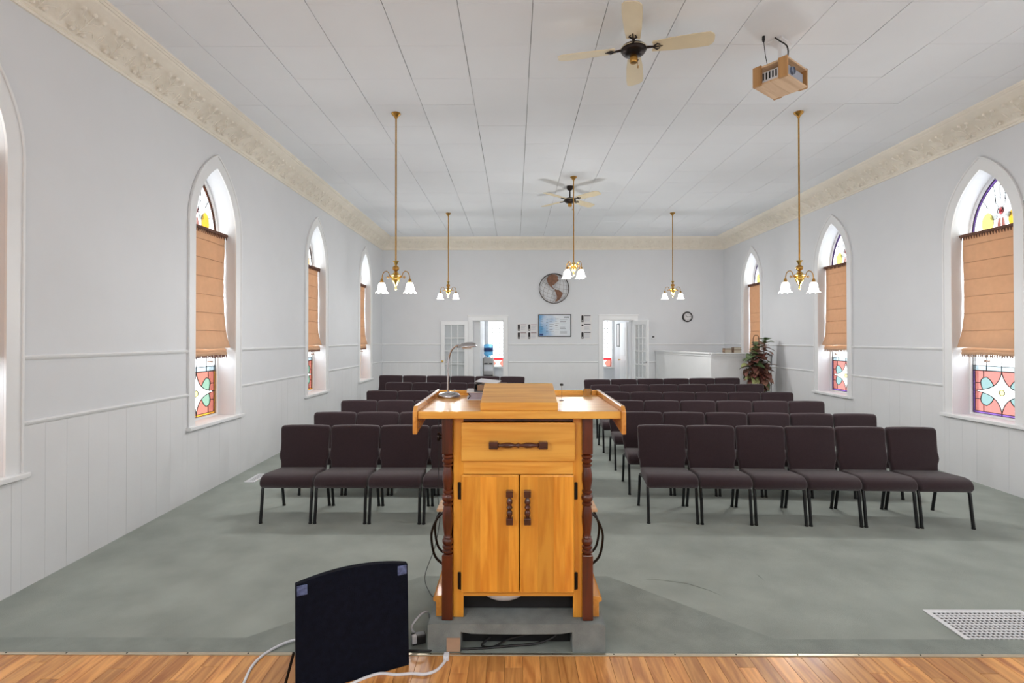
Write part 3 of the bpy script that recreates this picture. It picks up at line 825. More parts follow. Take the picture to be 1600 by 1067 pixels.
# water cooler in the lobby
wc = empty('water_cooler', (-0.76, 15.35, fz(15.35)))
MB().box(-.15, .15, -.15, .15, .0, .99).build('body', 'steel_grey', wc, bevel=.02)
MB().box(-.13, .13, -.158, -.15, .60, .78).build('tap_panel', 'white_plastic', wc, bevel=.004)
for s in (-1, 1):
    MB().box(s * .07 - .05, s * .07 + .05, -.2, -.15, .80, .83).build('tap', 'frame_black', wc, bevel=.006)
MB().box(-.13, .13, -.19, -.15, .46, .49).build('drip_tray', 'frame_black', wc, bevel=.004)
MB().lathe([(.05, .99), (.06, 1.02), (.13, 1.07), (.138, 1.1), (.132, 1.15), (.138, 1.2), (.132, 1.25), (.138, 1.3), (.13, 1.36), (.06, 1.38), (0, 1.38)], (0, 0, 0), 20).build('water_bottle', 'water', wc, True)
MB().lathe([(.1405, 1.16), (.1405, 1.27)], (0, 0, 0), 20, caps=False).build('bottle_label', 'ink_b', wc)
tag(wc, 'grey water cooler topped with a blue bottle beyond the left doorway', 'water cooler')

# ------------------------------------------------------------------ lamps
def point_light(loc, parent, watts, r=.03):
    ld = bpy.data.lights.new('bulb_light', 'POINT'); ld.energy = watts; ld.shadow_soft_size = r; ld.color = BULB_COL
    lo = bpy.data.objects.new('bulb_light', ld); COL.objects.link(lo); lo.parent = parent; lo.location = loc
    return lo
def chandelier(x, y, zfin, label, arms=2, rot=0.0, short=False, span=.165):
    """origin at the ceiling; zfin = height of the lowest finial"""
    root = empty('chandelier', (x, y, ZC - .0), (0, 0, rot))
    f = zfin - ZC                                         # finial bottom in local z
    MB().lathe([(.052, 0), (.055, -.008), (.048, -.02), (.03, -.036), (.016, -.055), (.012, -.07)], n=18).build('canopy', 'brass', root, True)
    top = f + (.345 if not short else .17)
    MB().tube([(0, 0, -.05), (0, 0, top - .02)], .0095, 10).build('rod', 'brass', root, True)
    if not short:
        MB().lathe([(.01, .29), (.014, .30), (.022, .325), (.036, .345), (.034, .349), (.01, .34)], (0, 0, f), 18).build('cup', 'brass_hi', root, True)
        MB().lathe([(.01, .225), (.018, .228), (.036, .245), (.04, .262), (.036, .278), (.018, .292), (.01, .295)], (0, 0, f), 18).build('ball', 'brass', root, True)
    MB().lathe([(.01, .225), (.02, .222), (.03, .205), (.05, .185), (.066, .178), (.07, .172), (.066, .166), (.054, .162), (.056, .15), (.048, .146), (.05, .13), (.04, .105), (.026, .08), (.014, .062), (.01, .055)], (0, 0, f), 20).build('body', 'brass_hi' , root, True)
    MB().lathe([(.008, .058), (.013, .046), (.007, .036), (.013, .02), (.008, .006), (0, 0)], (0, 0, f), 12).build('finial', 'brass_hi', root, True)
    zc = f + .16
    for k in range(arms):
        a = 2 * PI * k / arms; c, s = math.cos(a), math.sin(a)
        def L(r, z): return (c * r, s * r, z)
        arm = MB().tube([Vector(L(r, z)) for r, z in ((.055, zc - .005), (.068, zc), (.075, zc + .02), (.085, zc + .05), (.108, zc + .07), (.133, zc + .062), (.152, zc + .04), (.160, zc + .01), (span - .001, zc - .03))], .0055, 8).build('arm', 'brass', root, True)
        m = MB()
        for q in range(5):
            b_ = 2 * PI * q / 5
            m.tube([L(.1, zc - .002), (c * (.1 + .022 * math.cos(b_)) , s * (.1 + .022 * math.cos(b_)), zc - .002 + .022 * math.sin(b_))], [.005, .002], 5)
        m.tube([L(.06, zc - .004), L(.1, zc - .002)], .003, 5).build('leaf_ornament', 'brass', arm, True)
        MB().lathe([(.008, -.02), (.016, -.028), (.018, -.048), (.026, -.062), (.022, -.07)], L(span, zc), 14).build('socket', 'brass', arm, True)
        def ruf(i, an):
            g = {4: .0, 5: .003, 6: .007, 7: .01}.get(i, 0)
            return (g * math.cos(an * 8), -g * .8 * math.cos(an * 8))
        sh = MB().lathe([(.022, -.066), (.035, -.078), (.043, -.1), (.046, -.13), (.05, -.158), (.057, -.176), (.067, -.184), (.071, -.183)], L(span, zc), 32, ruffle=ruf, caps=False).build('shade', 'shade', arm, True, ang=80)
        MB().lathe([(.01, -.07), (.014, -.085), (.022, -.11), (.02, -.13), (0, -.142)], L(span, zc), 12).build('bulb', 'bulb', sh, True)
        point_light(L(span, zc - .2), root, BULB_W * (2.0 / arms if arms > 2 else 1.0) * (1.15 if arms > 2 else 1), .035)
    tag(root, label, 'chandelier', 'brass chandeliers')
    return root
chandelier(-1.395, 6.15, 2.32, 'brass two light chandelier hanging nearest on the left')
chandelier(3.335, 6.15, 2.32, 'brass two light chandelier hanging nearest on the right')
chandelier(-1.40, 11.05, 2.62, 'smaller looking brass chandelier at the rear left')
chandelier(3.33, 11.05, 2.62, 'smaller looking brass chandelier at the rear right above the clock side')
chandelier(0.968, 8.58, 2.78, 'brass four light chandelier in the middle before the rear fan', 4, PI / 4, True, .158)
chandelier(-1.395, 0.2, 2.32, 'added brass two light chandelier, unseen over the left of the stage')  # added out of frame to light the near side of the room
chandelier(0.968, -1.9, 2.6, 'added brass four light chandelier, unseen over the rear of the stage', 4, PI / 4, True, .158)  # added behind the camera as fill for surfaces facing it
chandelier(3.335, 0.2, 2.32, 'added brass two light chandelier, unseen over the right of the stage')  # added out of frame, partner of the left stage fill lamp
# small flush lamp, unseen, added to brighten the lobby
lr = empty('lobby_fill_lamp', (1.0, 15.1, 3.0))
MB().lathe([(.13, 0), (.13, -.02), (.12, -.025)], n=24).build('base_ring', 'brass', lr, True)
MB().lathe([(.12, -.02), (.115, -.06), (.08, -.09), (0, -.105)], n=24, caps=False).build('shade', 'shade', lr, True)
point_light((0, 0, -.14), lr, 42, .08)
tag(lr, 'added round flush ceiling lamp brightening the lobby, out of sight above the doorways', 'lamp')

def fan(x, y, rot, label, blade_dark, rod=.12):
    root = empty('ceiling_fan', (x, y, ZC), (0, 0, rot))
    MB().lathe([(.055, 0), (.057, -.03), (.045, -.06), (.02, -.075), (.014, -.078)], n=20).build('canopy', 'fanblack', root, True)
    MB().tube([(0, 0, -.07), (0, 0, -.07 - rod)], .012, 10).build('downrod', 'fanblack', root, True)
    b0 = -.07 - rod
    MB().lathe([(.02, .0), (.05, -.005), (.09, -.015), (.105, -.03), (.107, -.05), (.09, -.075), (.06, -.092), (.035, -.098)], (0, 0, b0), 28).build('motor_housing', 'fanblack', root, True)
    MB().lathe([(.1085, -.036), (.1085, -.042)], (0, 0, b0), 28, caps=False).build('housing_band', 'fanblade', root, True)
    MB().lathe([(.03, -.095), (.034, -.11), (.034, -.145), (.028, -.155), (0, -.158)], (0, 0, b0), 18).build('switch_cap', 'brass', root, True)
    MB().tube([(.03, -.02, b0 - .12), (.036, -.024, b0 - .19)], .0015, 4).lathe([(.003, -.2), (.006, -.215), (.003, -.226)], (.036, -.024, b0 + .01), 8).build('pull_chain', 'brass', root)
    zb = b0 - .035
    for k in range(4):
        a = PI / 2 * k; ax = Vector((math.cos(a), math.sin(a), 0)); ay = Vector((-math.sin(a), math.cos(a), 0))
        tilt = R(11); n_ = (Vector((0, 0, 1)) * math.cos(tilt) + ay * math.sin(tilt)); ty = (ay * math.cos(tilt) - Vector((0, 0, 1)) * math.sin(tilt))
        out = [(.15, .045), (.156, .056), (.30, .070), (.50, .078), (.60, .075), (.625, .058), (.638, .034), (.64, 0)]
        out = out + [(r, -w_) for r, w_ in out[::-1][1:]] + [(.16, -.02), (.155, 0), (.16, .02)]
        bl = MB().prism(out, -.004, .004, lambda r, w_, t: Vector((0, 0, zb)) + ax * r + ty * w_ + n_ * t).build('blade', 'fanblade', root)
        br = MB()
        br.tube([Vector((0, 0, zb)) + ax * .09, Vector((0, 0, zb)) + ax * .16 - n_ * .006], [.012, .008], 6)
        for s in (-1, 0, 1):
            br.tube([Vector((0, 0, zb)) + ax * .155 - n_ * .006, Vector((0, 0, zb)) + ax * .19 + ty * (.032 * s) - n_ * .008, Vector((0, 0, zb)) + ax * (.235 - .02 * abs(s)) + ty * (.018 * s) - n_ * .007], [.006, .006, .004], 6)
        br.build('blade_bracket', 'fanblack', root, True)
    tag(root, label, 'ceiling fan', 'ceiling fans')
fan(1.0, 4.385, R(-14), 'four blade cream and bronze ceiling fan nearest the camera', True)
fan(0.965, 9.12, R(44), 'four blade ceiling fan at the rear behind the middle chandelier', True, .13)

# ------------------------------------------------------------------ projector in a wooden cage
pr = empty('projector_cage', (2.385, 4.70, 4.0), (0, 0, R(38)))
# local x runs along the lens side, -y faces the camera side
hx, hy, hz_ = .185, .15, .168
MB().box(-hx, hx, -hy, hy, 0, .018).build('bottom_board', 'crate', pr, bevel=.002)
MB().box(-hx, hx, -hy, hy, hz_ - .016, hz_).build('top_board', 'crate', pr, bevel=.002)
for sx in (-1, 1):
    for sy in (-1, 1):
        MB().box(sx * hx - (.0 if sx < 0 else .0) - .008 * (sx > 0) - .0, sx * hx + .008 * (sx < 0) + .0, sy * hy - .07 * (sy > 0), sy * hy + .07 * (sy < 0), .0, hz_ + .004).build('corner_slat', 'crate2', pr, bevel=.001) if False else None
        MB().box(sx * hx - .012, sx * hx + .012, min(sy * hy, sy * (hy - .075)), max(sy * hy, sy * (hy - .075)), -.002, hz_ + .006).build('corner_slat', 'crate2', pr, bevel=.001)
MB().tube([(0, 0, hz_), (0, 0, .41)], .018, 10).build('mount_pole', 'white_plastic', pr)
MB().box(-.1, .1, -.06, .06, .396, .41).build('ceiling_plate', 'white_plastic', pr, bevel=.003)
tag(pr, 'open wooden cage hung from the ceiling around a projector', 'cage')
pj = empty('projector', (2.385, 4.70, 4.019), (0, 0, R(38)))
MB().box(-.155, .155, -.125, .125, .012, .105).build('case', 'white_plastic', pj, bevel=.012)
MB().box(-.15, .15, -.1275, -.124, .02, .10).build('front_panel', 'grey_plastic', pj, bevel=.002)
MB().lathe([(.034, 0), (.034, -.02), (.028, -.022), (.027, -.012), (0, -.016)], (-.06, -.126, .065), 20, 'Y').build('lens', 'lens', pj, True)
for i in range(7):
    MB().box(-.1585, -.154, -.1 + i * .028, -.1 + i * .028 + .012, .03, .09).build('vent_slot', 'dark', pj)
for sx in (-1, 1):
    for sy in (-1, 1): MB().lathe([(.012, 0), (.012, .014)], (sx * .13, sy * .1, -.001), 10).build('foot', 'dark', pj)
tag(pj, 'white ceiling projector with grey lens panel inside the wooden cage', 'projector')
o = MB().tube(spline([(2.30, 4.62, 4.41), (2.33, 4.60, 4.37), (2.385, 4.58, 4.31), (2.40, 4.60, 4.23), (2.37, 4.64, 4.17)]), .006, 7).build('projector_cable', 'cable')
tag(o, 'thick curved black cable from ceiling to projector cage', 'cable')
o = MB().tube(spline([(2.19, 4.60, 4.41), (2.195, 4.60, 4.33), (2.21, 4.61, 4.25), (2.235, 4.63, 4.178)]), .003, 6).lathe([(.012, 0), (.014, -.03), (.008, -.05), (.003, -.055)], (2.19, 4.60, 4.41), 8).build('ceiling_cable', 'cable')
tag(o, 'straight black power cord with plug above the projector cage', 'cable')

# ------------------------------------------------------------------ chairs
def cushion(prof, hw, insets):
    """loft of a side profile (y,z) across the width; insets = list of (x fraction, inset)"""
    n = len(prof); cy = sum(p[0] for p in prof) / n; cz = sum(p[1] for p in prof) / n
    vs = []
    for s, ins, in insets:
        for y, z in prof:
            d = math.hypot(y - cy, z - cz); k = max(0, (d - ins) / d)
            ww = hw(y)
            vs.append((s * ww, cy + (y - cy) * k, cz + (z - cz) * (1 - min(.9, ins / .055))))
    m = len(insets)
    fs = [(i * n + k, i * n + (k + 1) % n, (i + 1) * n + (k + 1) % n, (i + 1) * n + k) for i in range(m - 1) for k in range(n)]
    fs += [tuple(range(n)), tuple(range((m - 1) * n, m * n))]
    return MB().add(vs, fs)
def make_chair():
    root = empty('stacking_chair')
    # seat: waterfall front
    prof = [(.03, .325), (.005, .335), (-.012, .36), (-.012, .39), (.004, .42), (.03, .442), (.08, .452), (.2, .444), (.35, .43), (.43, .425), (.452, .41), (.455, .38), (.44, .362), (.3, .352), (.12, .338)]
    ins = [(-1.0, .034), (-.985, .016), (-.955, .005), (-.9, 0), (.9, 0), (.955, .005), (.985, .016), (1.0, .034)]
    seat = cushion(prof, lambda y: .243 - .022 * max(0, min(1, y / .45)), ins).build('seat', 'plum', root, True, ang=75)
    # backrest outline (x, z), mirrored
    half = [(0, .40), (.19, .40), (.213, .405), (.222, .42), (.224, .46), (.228, .49), (.238, .515), (.243, .54), (.241, .565), (.235, .60), (.236, .68), (.240, .76), (.242, .805), (.237, .828), (.222, .84), (.15, .843), (0, .844)]
    outl = half + [(-x, z) for x, z in half[::-1][1:-1]]
    n = len(outl); czm = .62
    layers = [(-.030, .022), (-.027, .010), (-.018, .002), (-.008, 0), (.012, 0), (.024, .004), (.030, .016)]
    vs = []
    for yy, inn in layers:
        for x, z in outl:
            kx = (abs(x) - inn) / abs(x) if abs(x) > .03 else 1
            zz = z - inn * (1 if z > czm else -1) * (1 if abs(z - czm) > .17 else .0)
            curve = .018 * (x / .24) ** 2 * -1
            vs.append((x * kx, .445 + (zz - .42) * .155 + yy + curve, zz))
    m = len(layers)
    fs = [(i * n + k, i * n + (k + 1) % n, (i + 1) * n + (k + 1) % n, (i + 1) * n + k) for i in range(m - 1) for k in range(n)]
    fs += [tuple(range(n)), tuple(range((m - 1) * n, m * n))]
    MB().add(vs, fs).build('backrest', 'plum', root, True, ang=75)
    for s in (-1, 1):
        MB().tube(spline([(s * .2265, -.012, 0.004), (s * .225, .018, .20), (s * .226, .035, .305), (s * .222, .06, .345), (s * .219, .12, .352)], 5), .0155, 8, flat=.9).build('front_leg', 'leg', root, True)
        MB().tube(spline([(s * .2265, .492, 0.004), (s * .225, .455, .2), (s * .226, .432, .32), (s * .222, .41, .35), (s * .219, .34, .354)], 5), .0155, 8, flat=.9).build('rear_leg', 'leg', root, True)
        MB().tube([(s * .219, .11, .3525), (s * .219, .35, .3545)], .011, 8).build('side_rail', 'leg', root, True)
        MB().tube([(s * .2, .40, .36), (s * .2, .452, .38), (s * .2, .472, .44)], .011, 6).build('back_bracket', 'leg', root, True)
        for yy in (-.012, .492):
            MB().lathe([(.0165, 0), (.0165, .012)], (s * .2265, yy, 0), 8).build('glide', 'glide', root)
    MB().tube([(-.222, .40, .352), (.222, .40, .352)], .009, 6).build('crossbar', 'leg', root, True)
    return root
proto = make_chair(); proto_used = False
ordn = ['first', 'second', 'third', 'fourth', 'fifth', 'sixth']
rown = ['front', 'second', 'third', 'fourth', 'fifth', 'rearmost']
# first back corner (x, y), last back corner, number of chairs
ROWS_L = [((-2.432, 5.482), (-2.432 + 6 * .518, 5.455)), ((-2.414, 6.321), (-2.414 + 6 * .514, 6.323)), ((-2.428, 7.345), (-2.428 + 6 * .5125, 7.345)),
          ((-2.393, 8.478), (-2.393 + 6 * .508, 8.42)), ((-2.401, 9.756), (-2.401 + 6 * .512, 9.60)), ((-2.898, 11.241), (0.215, 10.856))]
ROWS_R = [((1.274, 5.497), (4.268, 5.362)), ((1.778 - .4916, 6.354), (4.236, 6.19)), ((1.799 - .4924, 7.342), (4.261, 7.26)),
          ((1.819 - .509, 8.31), (4.364, 8.261)), ((1.342, 9.318), (4.478, 9.475)), ((1.346, 10.255), (4.562, 10.683))]
for side, rows in (('left', ROWS_L), ('right', ROWS_R)):
    for r, (p, q) in enumerate(rows):
        p = Vector(p); q = Vector(q); d = (q - p) / 6
        ang = math.atan2(d.y, d.x)
        fwd = Vector((-math.sin(ang), math.cos(ang)))
        for i in range(6):
            c = p + d * (i + .5) - fwd * .487
            if not proto_used: ch = proto; proto_used = True
            else: ch = copy_tree(proto)
            ch.location = (c.x, c.y, fz(c.y) + .001)
            ch.rotation_euler = (SA, 0, ang + random.uniform(-.003, .003))
            ch.scale = ((d.length - .006) / .487, 1, 1)
            k = (5 - i) if side == 'left' else i
            tag(ch, 'dark plum upholstered chair, %s from the aisle in the %s row on the %s side' % (ordn[k], rown[r], side), 'chair', 'plum chairs in rows facing the stage')

# ------------------------------------------------------------------ lectern on its carpeted block
BZ = 0.385
CX = 0.013
bk = empty('carpeted_riser', (CX - .005, 2.83, ZS))
def sag(x): return -.012 * (1 - (x / .42) ** 2)
hwB = .426; y0, y1 = -.305, .33
front = [(-hwB, 0), (-.268, 0), (-.268, .095)] + [(-.268 + .536 * i / 10, .095 + sag(-.268 + .536 * i / 10) * .9) for i in range(1, 10)] + [(.268, .095), (.268, 0), (hwB, 0), (hwB, .128), (.40, .134)] + [(.40 - .80 * i / 12, .135 + sag(.40 - .80 * i / 12) * .25) for i in range(1, 12)] + [(-.40, .134), (-hwB, .128)]
MB().prism(front, y0, y1, lambda a, b_, t: (a, t, b_)).build('carpet_cover', 'carpet3', bk, bevel=.012, segs=3)
MB().box(-.266, .266, -.215, -.20, 0, .09).build('shade_panel', 'dark', bk)  # black sheet stands in for the deep shade inside the riser
MB().box(-.335, -.2695, y0 - .003, y0 + .002, .002, .068).build('bare_patch', 'cutwood', bk)
tag(bk, 'sage carpeted riser with an open front under the lectern', 'riser')
o = MB().tube(spline([(-.40, 2.535, ZS + .006), (-.25, 2.54, ZS + .006), (-.12, 2.55, ZS + .006), (-.02, 2.56, ZS + .01), (.10, 2.575, ZS + .012), (.18, 2.59, ZS + .03), (.20, 2.598, ZS + .05), (.12, 2.60, ZS + .055), (-.02, 2.59, ZS + .03), (-.10, 2.56, ZS + .006), (-.16, 2.57, ZS + .006), (-.12, 2.60, ZS + .03)]), .0055, 7).build('microphone_cable', 'cable')
tag(o, 'black cable coiled inside the open front of the riser', 'cable')

le = empty('lectern', (CX, 2.90, BZ))
def LT(x, y, z): return (x - CX, y - 2.90, z - BZ)
YF = 2.585                     # face frame front
m = MB(LT)
# carcass: sides, back, shelf
MB(LT).box(-.345, -.325, YF + .02, 3.10, .385 + .0, 1.37).build('side_panel', 'honey', le)
MB(LT).box(.351, .371, YF + .02, 3.10, .385, 1.37).build('side_panel', 'honey', le)
MB(LT).box(-.325, .351, 3.08, 3.10, .386, 1.37).build('back_panel', 'honey', le)
MB(LT).box(-.325, .351, YF + .02, 3.08, .49, .508).build('bottom_shelf', 'honeyx', le)
MB(LT).box(-.325, .351, 2.675, 2.69, .386, .49).build('shadow_board', 'dark', le)  # dark board put in as the shadow under the cabinet
# face frame
MB(LT).box(-.302, -.252, YF, YF + .022, .385, 1.37).build('stile', 'honey', le, bevel=.002)
MB(LT).box(.287, .334, YF, YF + .022, .385, 1.37).build('stile', 'honey', le, bevel=.002)
MB(LT).box(-.252, .287, YF, YF + .022, 1.345, 1.37).build('rail', 'walnut', le, bevel=.001)
MB(LT).box(-.252, .287, YF, YF + .022, 1.085, 1.155).build('rail', 'honeyx', le, bevel=.002)
MB(LT).box(-.252, .287, YF, YF + .022, .488, .516).build('rail', 'honeyx', le, bevel=.002)
# drawer with turned pull
dr = MB(LT).box(-.262, .296, YF - .02, YF - .001, 1.151, 1.342).build('drawer', 'honeyx', le, bevel=.006, segs=3)
def turned(n_bead, L, r, style):
    """profile along the length for lathe"""
    if style == 'pull':
        P = [(.004, -L / 2)]
        P = []
        seq = [(-.100, .010), (-.094, .013), (-.088, .009), (-.082, .010), (-.06, .0135), (-.038, .0135), (-.016, .008), (-.008, .009), (0, .014), (.008, .009), (.016, .008), (.038, .0135), (.06, .0135), (.082, .010), (.088, .009), (.094, .013), (.100, .010)]
        return [(rr, h) for h, rr in seq]
zc = 1.236; yc = YF - .045; xc = .0175
MB(LT).lathe(turned(0, 0, 0, 'pull'), (xc, yc, zc), 14, 'X').build('pull', 'pull', dr, True)
for s in (-1, 1):
    MB(LT).box(xc + s * .12 - .022, xc + s * .12 + .022, yc - .016, YF - .019, zc - .018, zc + .018).build('pull_block', 'pull', dr, bevel=.004)
# doors
for x0, x1, hs in ((-.262, .021, 1), (.026, .291, -1)):
    dd = MB(LT).box(x0, x1, YF - .02, YF - .001, .513, 1.085).build('cabinet_door', 'honey', le, bevel=.005, segs=3)
    nb = 4; bw = (x1 - x0 - .012) / nb; cuts = [x0 + .006, x0 + (x1 - x0) * .33, x0 + (x1 - x0) * .62, x0 + (x1 - x0) * .82, x1 - .006]
    for a, b_ in zip(cuts[:-1], cuts[1:]):
        MB(LT).box(a + .0002, b_ - .0002, YF - .0212, YF - .019, .520, 1.078).build('door_board', 'honeyb', dd)
    hx_ = (x1 - .046) if hs > 0 else (x0 + .036)
    prof = [(-.083, .015), (-.052, .015), (-.05, .009), (-.044, .009), (-.036, .0135), (-.026, .015), (-.018, .0135), (-.012, .009), (-.008, .012), (0, .0155), (.008, .012), (.012, .009), (.018, .0135), (.026, .015), (.036, .0135), (.044, .009), (.05, .009), (.052, .015), (.083, .015)]
    MB(LT).lathe([(r_, h) for h, r_ in prof[2:-2]], (hx_, YF - .04, .935), 14).build('pull', 'pull', dd, True)
    for s in (-1, 1):
        MB(LT).box(hx_ - .0165, hx_ + .0165, YF - .056, YF - .02, .935 + s * .066 - .016, .935 + s * .066 + .016).build('pull_block', 'pull', dd, bevel=.003)
    for zc2 in (1.005, .565):
        xh = x0 - .010 if hs > 0 else x1 + .010
        MB(LT).box(xh - .008, xh + .008, YF - .007, YF + .002, zc2 - .042, zc2 + .042).build('hinge', 'iron', dd, bevel=.004)
        MB(LT).tube([(xh + .006 * hs, YF - .008, zc2 - .04), (xh + .006 * hs, YF - .008, zc2 + .04)], .004, 6).build('hinge_pin', 'iron', dd)
# turned corner posts
def post(x, y, nm):
    m = MB(LT); h = .0255
    o = m.box(x - h, x + h, y - h, y + h, .385, .70).build('post', 'walnut', le, bevel=.003)
    MB(LT).box(x - h, x + h, y - h, y + h, 1.19, 1.37).build('post_block', 'walnut', o, bevel=.003)
    pr_ = [(.024, .70), (.018, .702), (.026, .71), (.026, .716), (.019, .722), (.026, .73), (.026, .738), (.019, .744), (.025, .752), (.027, .762), (.025, .772), (.018, .778), (.022, .782), (.0175, .79),
           (.02, .81), (.025, .85), (.0265, .88), (.024, .91), (.019, .935), (.025, .94), (.025, .948), (.018, .953), (.026, .962), (.029, .975), (.026, .988), (.018, .996), (.025, 1.0), (.025, 1.01), (.019, 1.015),
           (.021, 1.03), (.026, 1.06), (.025, 1.09), (.018, 1.125), (.024, 1.13), (.024, 1.138), (.018, 1.142), (.026, 1.152), (.026, 1.16), (.02, 1.166), (.027, 1.173), (.027, 1.182), (.02, 1.186), (.024, 1.19)]
    MB(LT).lathe([(r_, z) for r_, z in pr_], (x, y, 0), 18).build('turning', 'walnut', o, True)
    return o
for x in (-.3285, .3545):
    post(x, 2.577, 'front'); post(x, 3.075, 'rear')
MB(LT).lathe([(.012, 0), (.012, -.012), (.021, -.016), (.021, -.026), (0, -.03)], (-.352, 2.577, 1.27), 14, 'X').build('side_knob', 'fanblack', le, True)
# plinth boards on either side
for s, xo in ((-1, -.402), (1, .428)):
    xi = xo - s * .075
    P = [(xi, .385), (xo - s * .014, .385), (xo - s * .014, .455), (xo, .462), (xo, .478), (xo - s * .012, .486), (xi, .490)]
    MB().prism(P, 2.59, 3.02, lambda a, b_, t: LT(a, t, b_)).build('plinth_board', 'honeyy', le, bevel=.002)
# top with raised rim
tp = MB(LT).box(-.462, .506, 2.50, 3.24, 1.37, 1.404).build('desk_top', 'honeyx', le, bevel=.004)
for i in range(6):
    ya = 2.502 + i * .123
    MB(LT).box(-.46, .504, ya, ya + .1224, 1.4035, 1.4055).build('desk_board', 'honeyx', tp)
def wing(xa, xb, nm):
    P = [(2.485, 1.298), (2.485, 1.408), (2.515, 1.43), (3.265, 1.436), (3.265, 1.365), (2.90, 1.355)]
    MB().prism(P, xa, xb, lambda a, b_, t: LT(t, a, b_)).build('side_rim', 'honeyy', le, bevel=.004)
wing(-.484, -.462, 'l'); wing(.506, .528, 'r')
MB(LT).box(-.462, .506, 3.24, 3.262, 1.37, 1.434).build('rear_rim', 'honeyx', le, bevel=.003)
# book rest
P = [(2.525, 1.4055), (2.525, 1.446), (2.545, 1.444), (2.87, 1.508), (2.895, 1.505), (2.895, 1.4055)]
MB().prism(P, -.165, .208, lambda a, b_, t: LT(t, a, b_)).build('book_rest', 'honeyx', le, bevel=.003)
# side shelves with bent iron brackets, near the audience side
for s, xb in ((-1, -.3285), (1, .3545)):
    MB(LT).box(min(xb + s * .02, xb + s * .105), max(xb + s * .02, xb + s * .105), 2.92, 3.10, .79, .805).build('side_shelf', 'crate', le, bevel=.002)
    for yy in (2.93, 3.06):
        MB(LT).tube(spline([(xb + s * .06, yy, .79), (xb + s * .1, yy, .755), (xb + s * .13, yy, .69), (xb + s * .135, yy, .63), (xb + s * .115, yy, .54), (xb + s * .06, yy, .487)], 5), .007, 6).build('bracket', 'iron', le, True)
tag(le, 'honey pine lectern cabinet with walnut turned posts, drawer and two doors', 'lectern')
bw_ = MB().lathe([(.1, .0), (.095, -.008), (.07, -.016), (.04, -.021), (0, -.023)], (0, 0, 0), 28).build('white_dish', 'glasswhite', None, True)
bw_.location = (-.055, 2.635, .4885); bw_.scale = (1, .36, 2.0)
tag(bw_, 'white rounded dish showing beneath the lectern cabinet', 'dish')

# desk lamp
ST = 1.4055
dl = empty('desk_lamp', (-.388, 3.10, ST))
MB().lathe([(.066, 0), (.068, .006), (.066, .016), (.055, .026), (.03, .032), (.01, .034)], n=28).build('base', 'chrome', dl, True)
MB().tube(spline([(-.006, 0, .03), (-.006, 0, .12), (-.005, 0, .2), (.002, 0, .245), (.018, -.006, .283), (.045, -.012, .306), (.062, -.015, .308)], 6), [.0068] * 37, 10).build('gooseneck', 'chrome', dl, True)
m = MB()
# elongated dome, open below
secs = [(-.058, .006), (-.05, .018), (-.03, .03), (0, .036), (.03, .035), (.048, .026), (.058, .012)]
vs = []; n = 14
for xx, rr in secs:
    for k in range(n):
        a = PI * k / (n - 1)
        vs.append((.108 + xx, -.02 + rr * 1.15 * math.cos(a), .296 + rr * .85 * math.sin(a) + xx * .06))
fs = [(i * n + k, i * n + k + 1, (i + 1) * n + k + 1, (i + 1) * n + k) for i in range(len(secs) - 1) for k in range(n - 1)]
so = m.add(vs, fs).build('lamp_shade', 'chrome', dl, True, ang=80)
sd = so.modifiers.new('solid', 'SOLIDIFY'); sd.thickness = .002
MB().lathe([(0, -.03), (.012, -.026), (.014, 0), (.012, .026), (0, .03)], (.108, -.02, .298), 10, 'X').build('bulb', 'white_plastic', dl, True)
MB().tube([(.036, -.02, .028), (.036, -.02, .05)], .003, 6).build('switch', 'chrome', dl)
tag(dl, 'brushed steel gooseneck desk lamp on the lectern top', 'lamp')
# two ring binders
b1 = empty('ring_binder', (-.205, 3.05, ST), (0, 0, R(4)))
MB().box(-.072, .13, -.09, .13, 0, .004).build('cover', 'paper', b1, bevel=.001)
MB().box(-.072, .13, -.09, .13, .042, .046).build('cover', 'paper', b1, bevel=.001)
MB().box(.126, .13, -.09, .13, 0, .046).build('spine', 'dark_cloth', b1)
MB().box(-.06, .12, -.084, .12, .004, .04).build('pages', 'binder_in', b1)
MB().tube([(-.065, -.088, .006), (-.05, -.09, .024), (-.065, -.088, .04)], .003, 5).build('ring', 'dark_cloth', b1)
tag(b1, 'lower white ring binder lying beside the book rest', 'binder', 'binders on the lectern')
b2 = empty('ring_binder', (-.165, 3.06, ST + .0465), (0, 0, R(-5)))
MB().tube(spline([(-.04, -.095, .004), (-.055, -.095, .02), (-.045, -.095, .042), (-.01, -.095, .05)], 5), .004, 6).build('ring', 'dark_cloth', b2)
MB().box(-.052, .12, -.09, .12, .0, .004).build('cover', 'dark_cloth', b2, bevel=.001)
MB().obox((.012, .015, .052), (1, 0, -.1), (0, 1, 0), (.1, 0, 1), .062, .105, .002).build('cover', 'cable_w', b2, bevel=.001)
MB().box(-.04, .11, -.085, .11, .004, .036).build('pages', 'book_b', b2)
MB().box(-.056, -.05, -.09, .12, 0, .044).build('spine', 'dark_cloth', b2)
tag(b2, 'upper black backed ring binder stacked on the lower white one', 'binder', 'binders on the lectern')
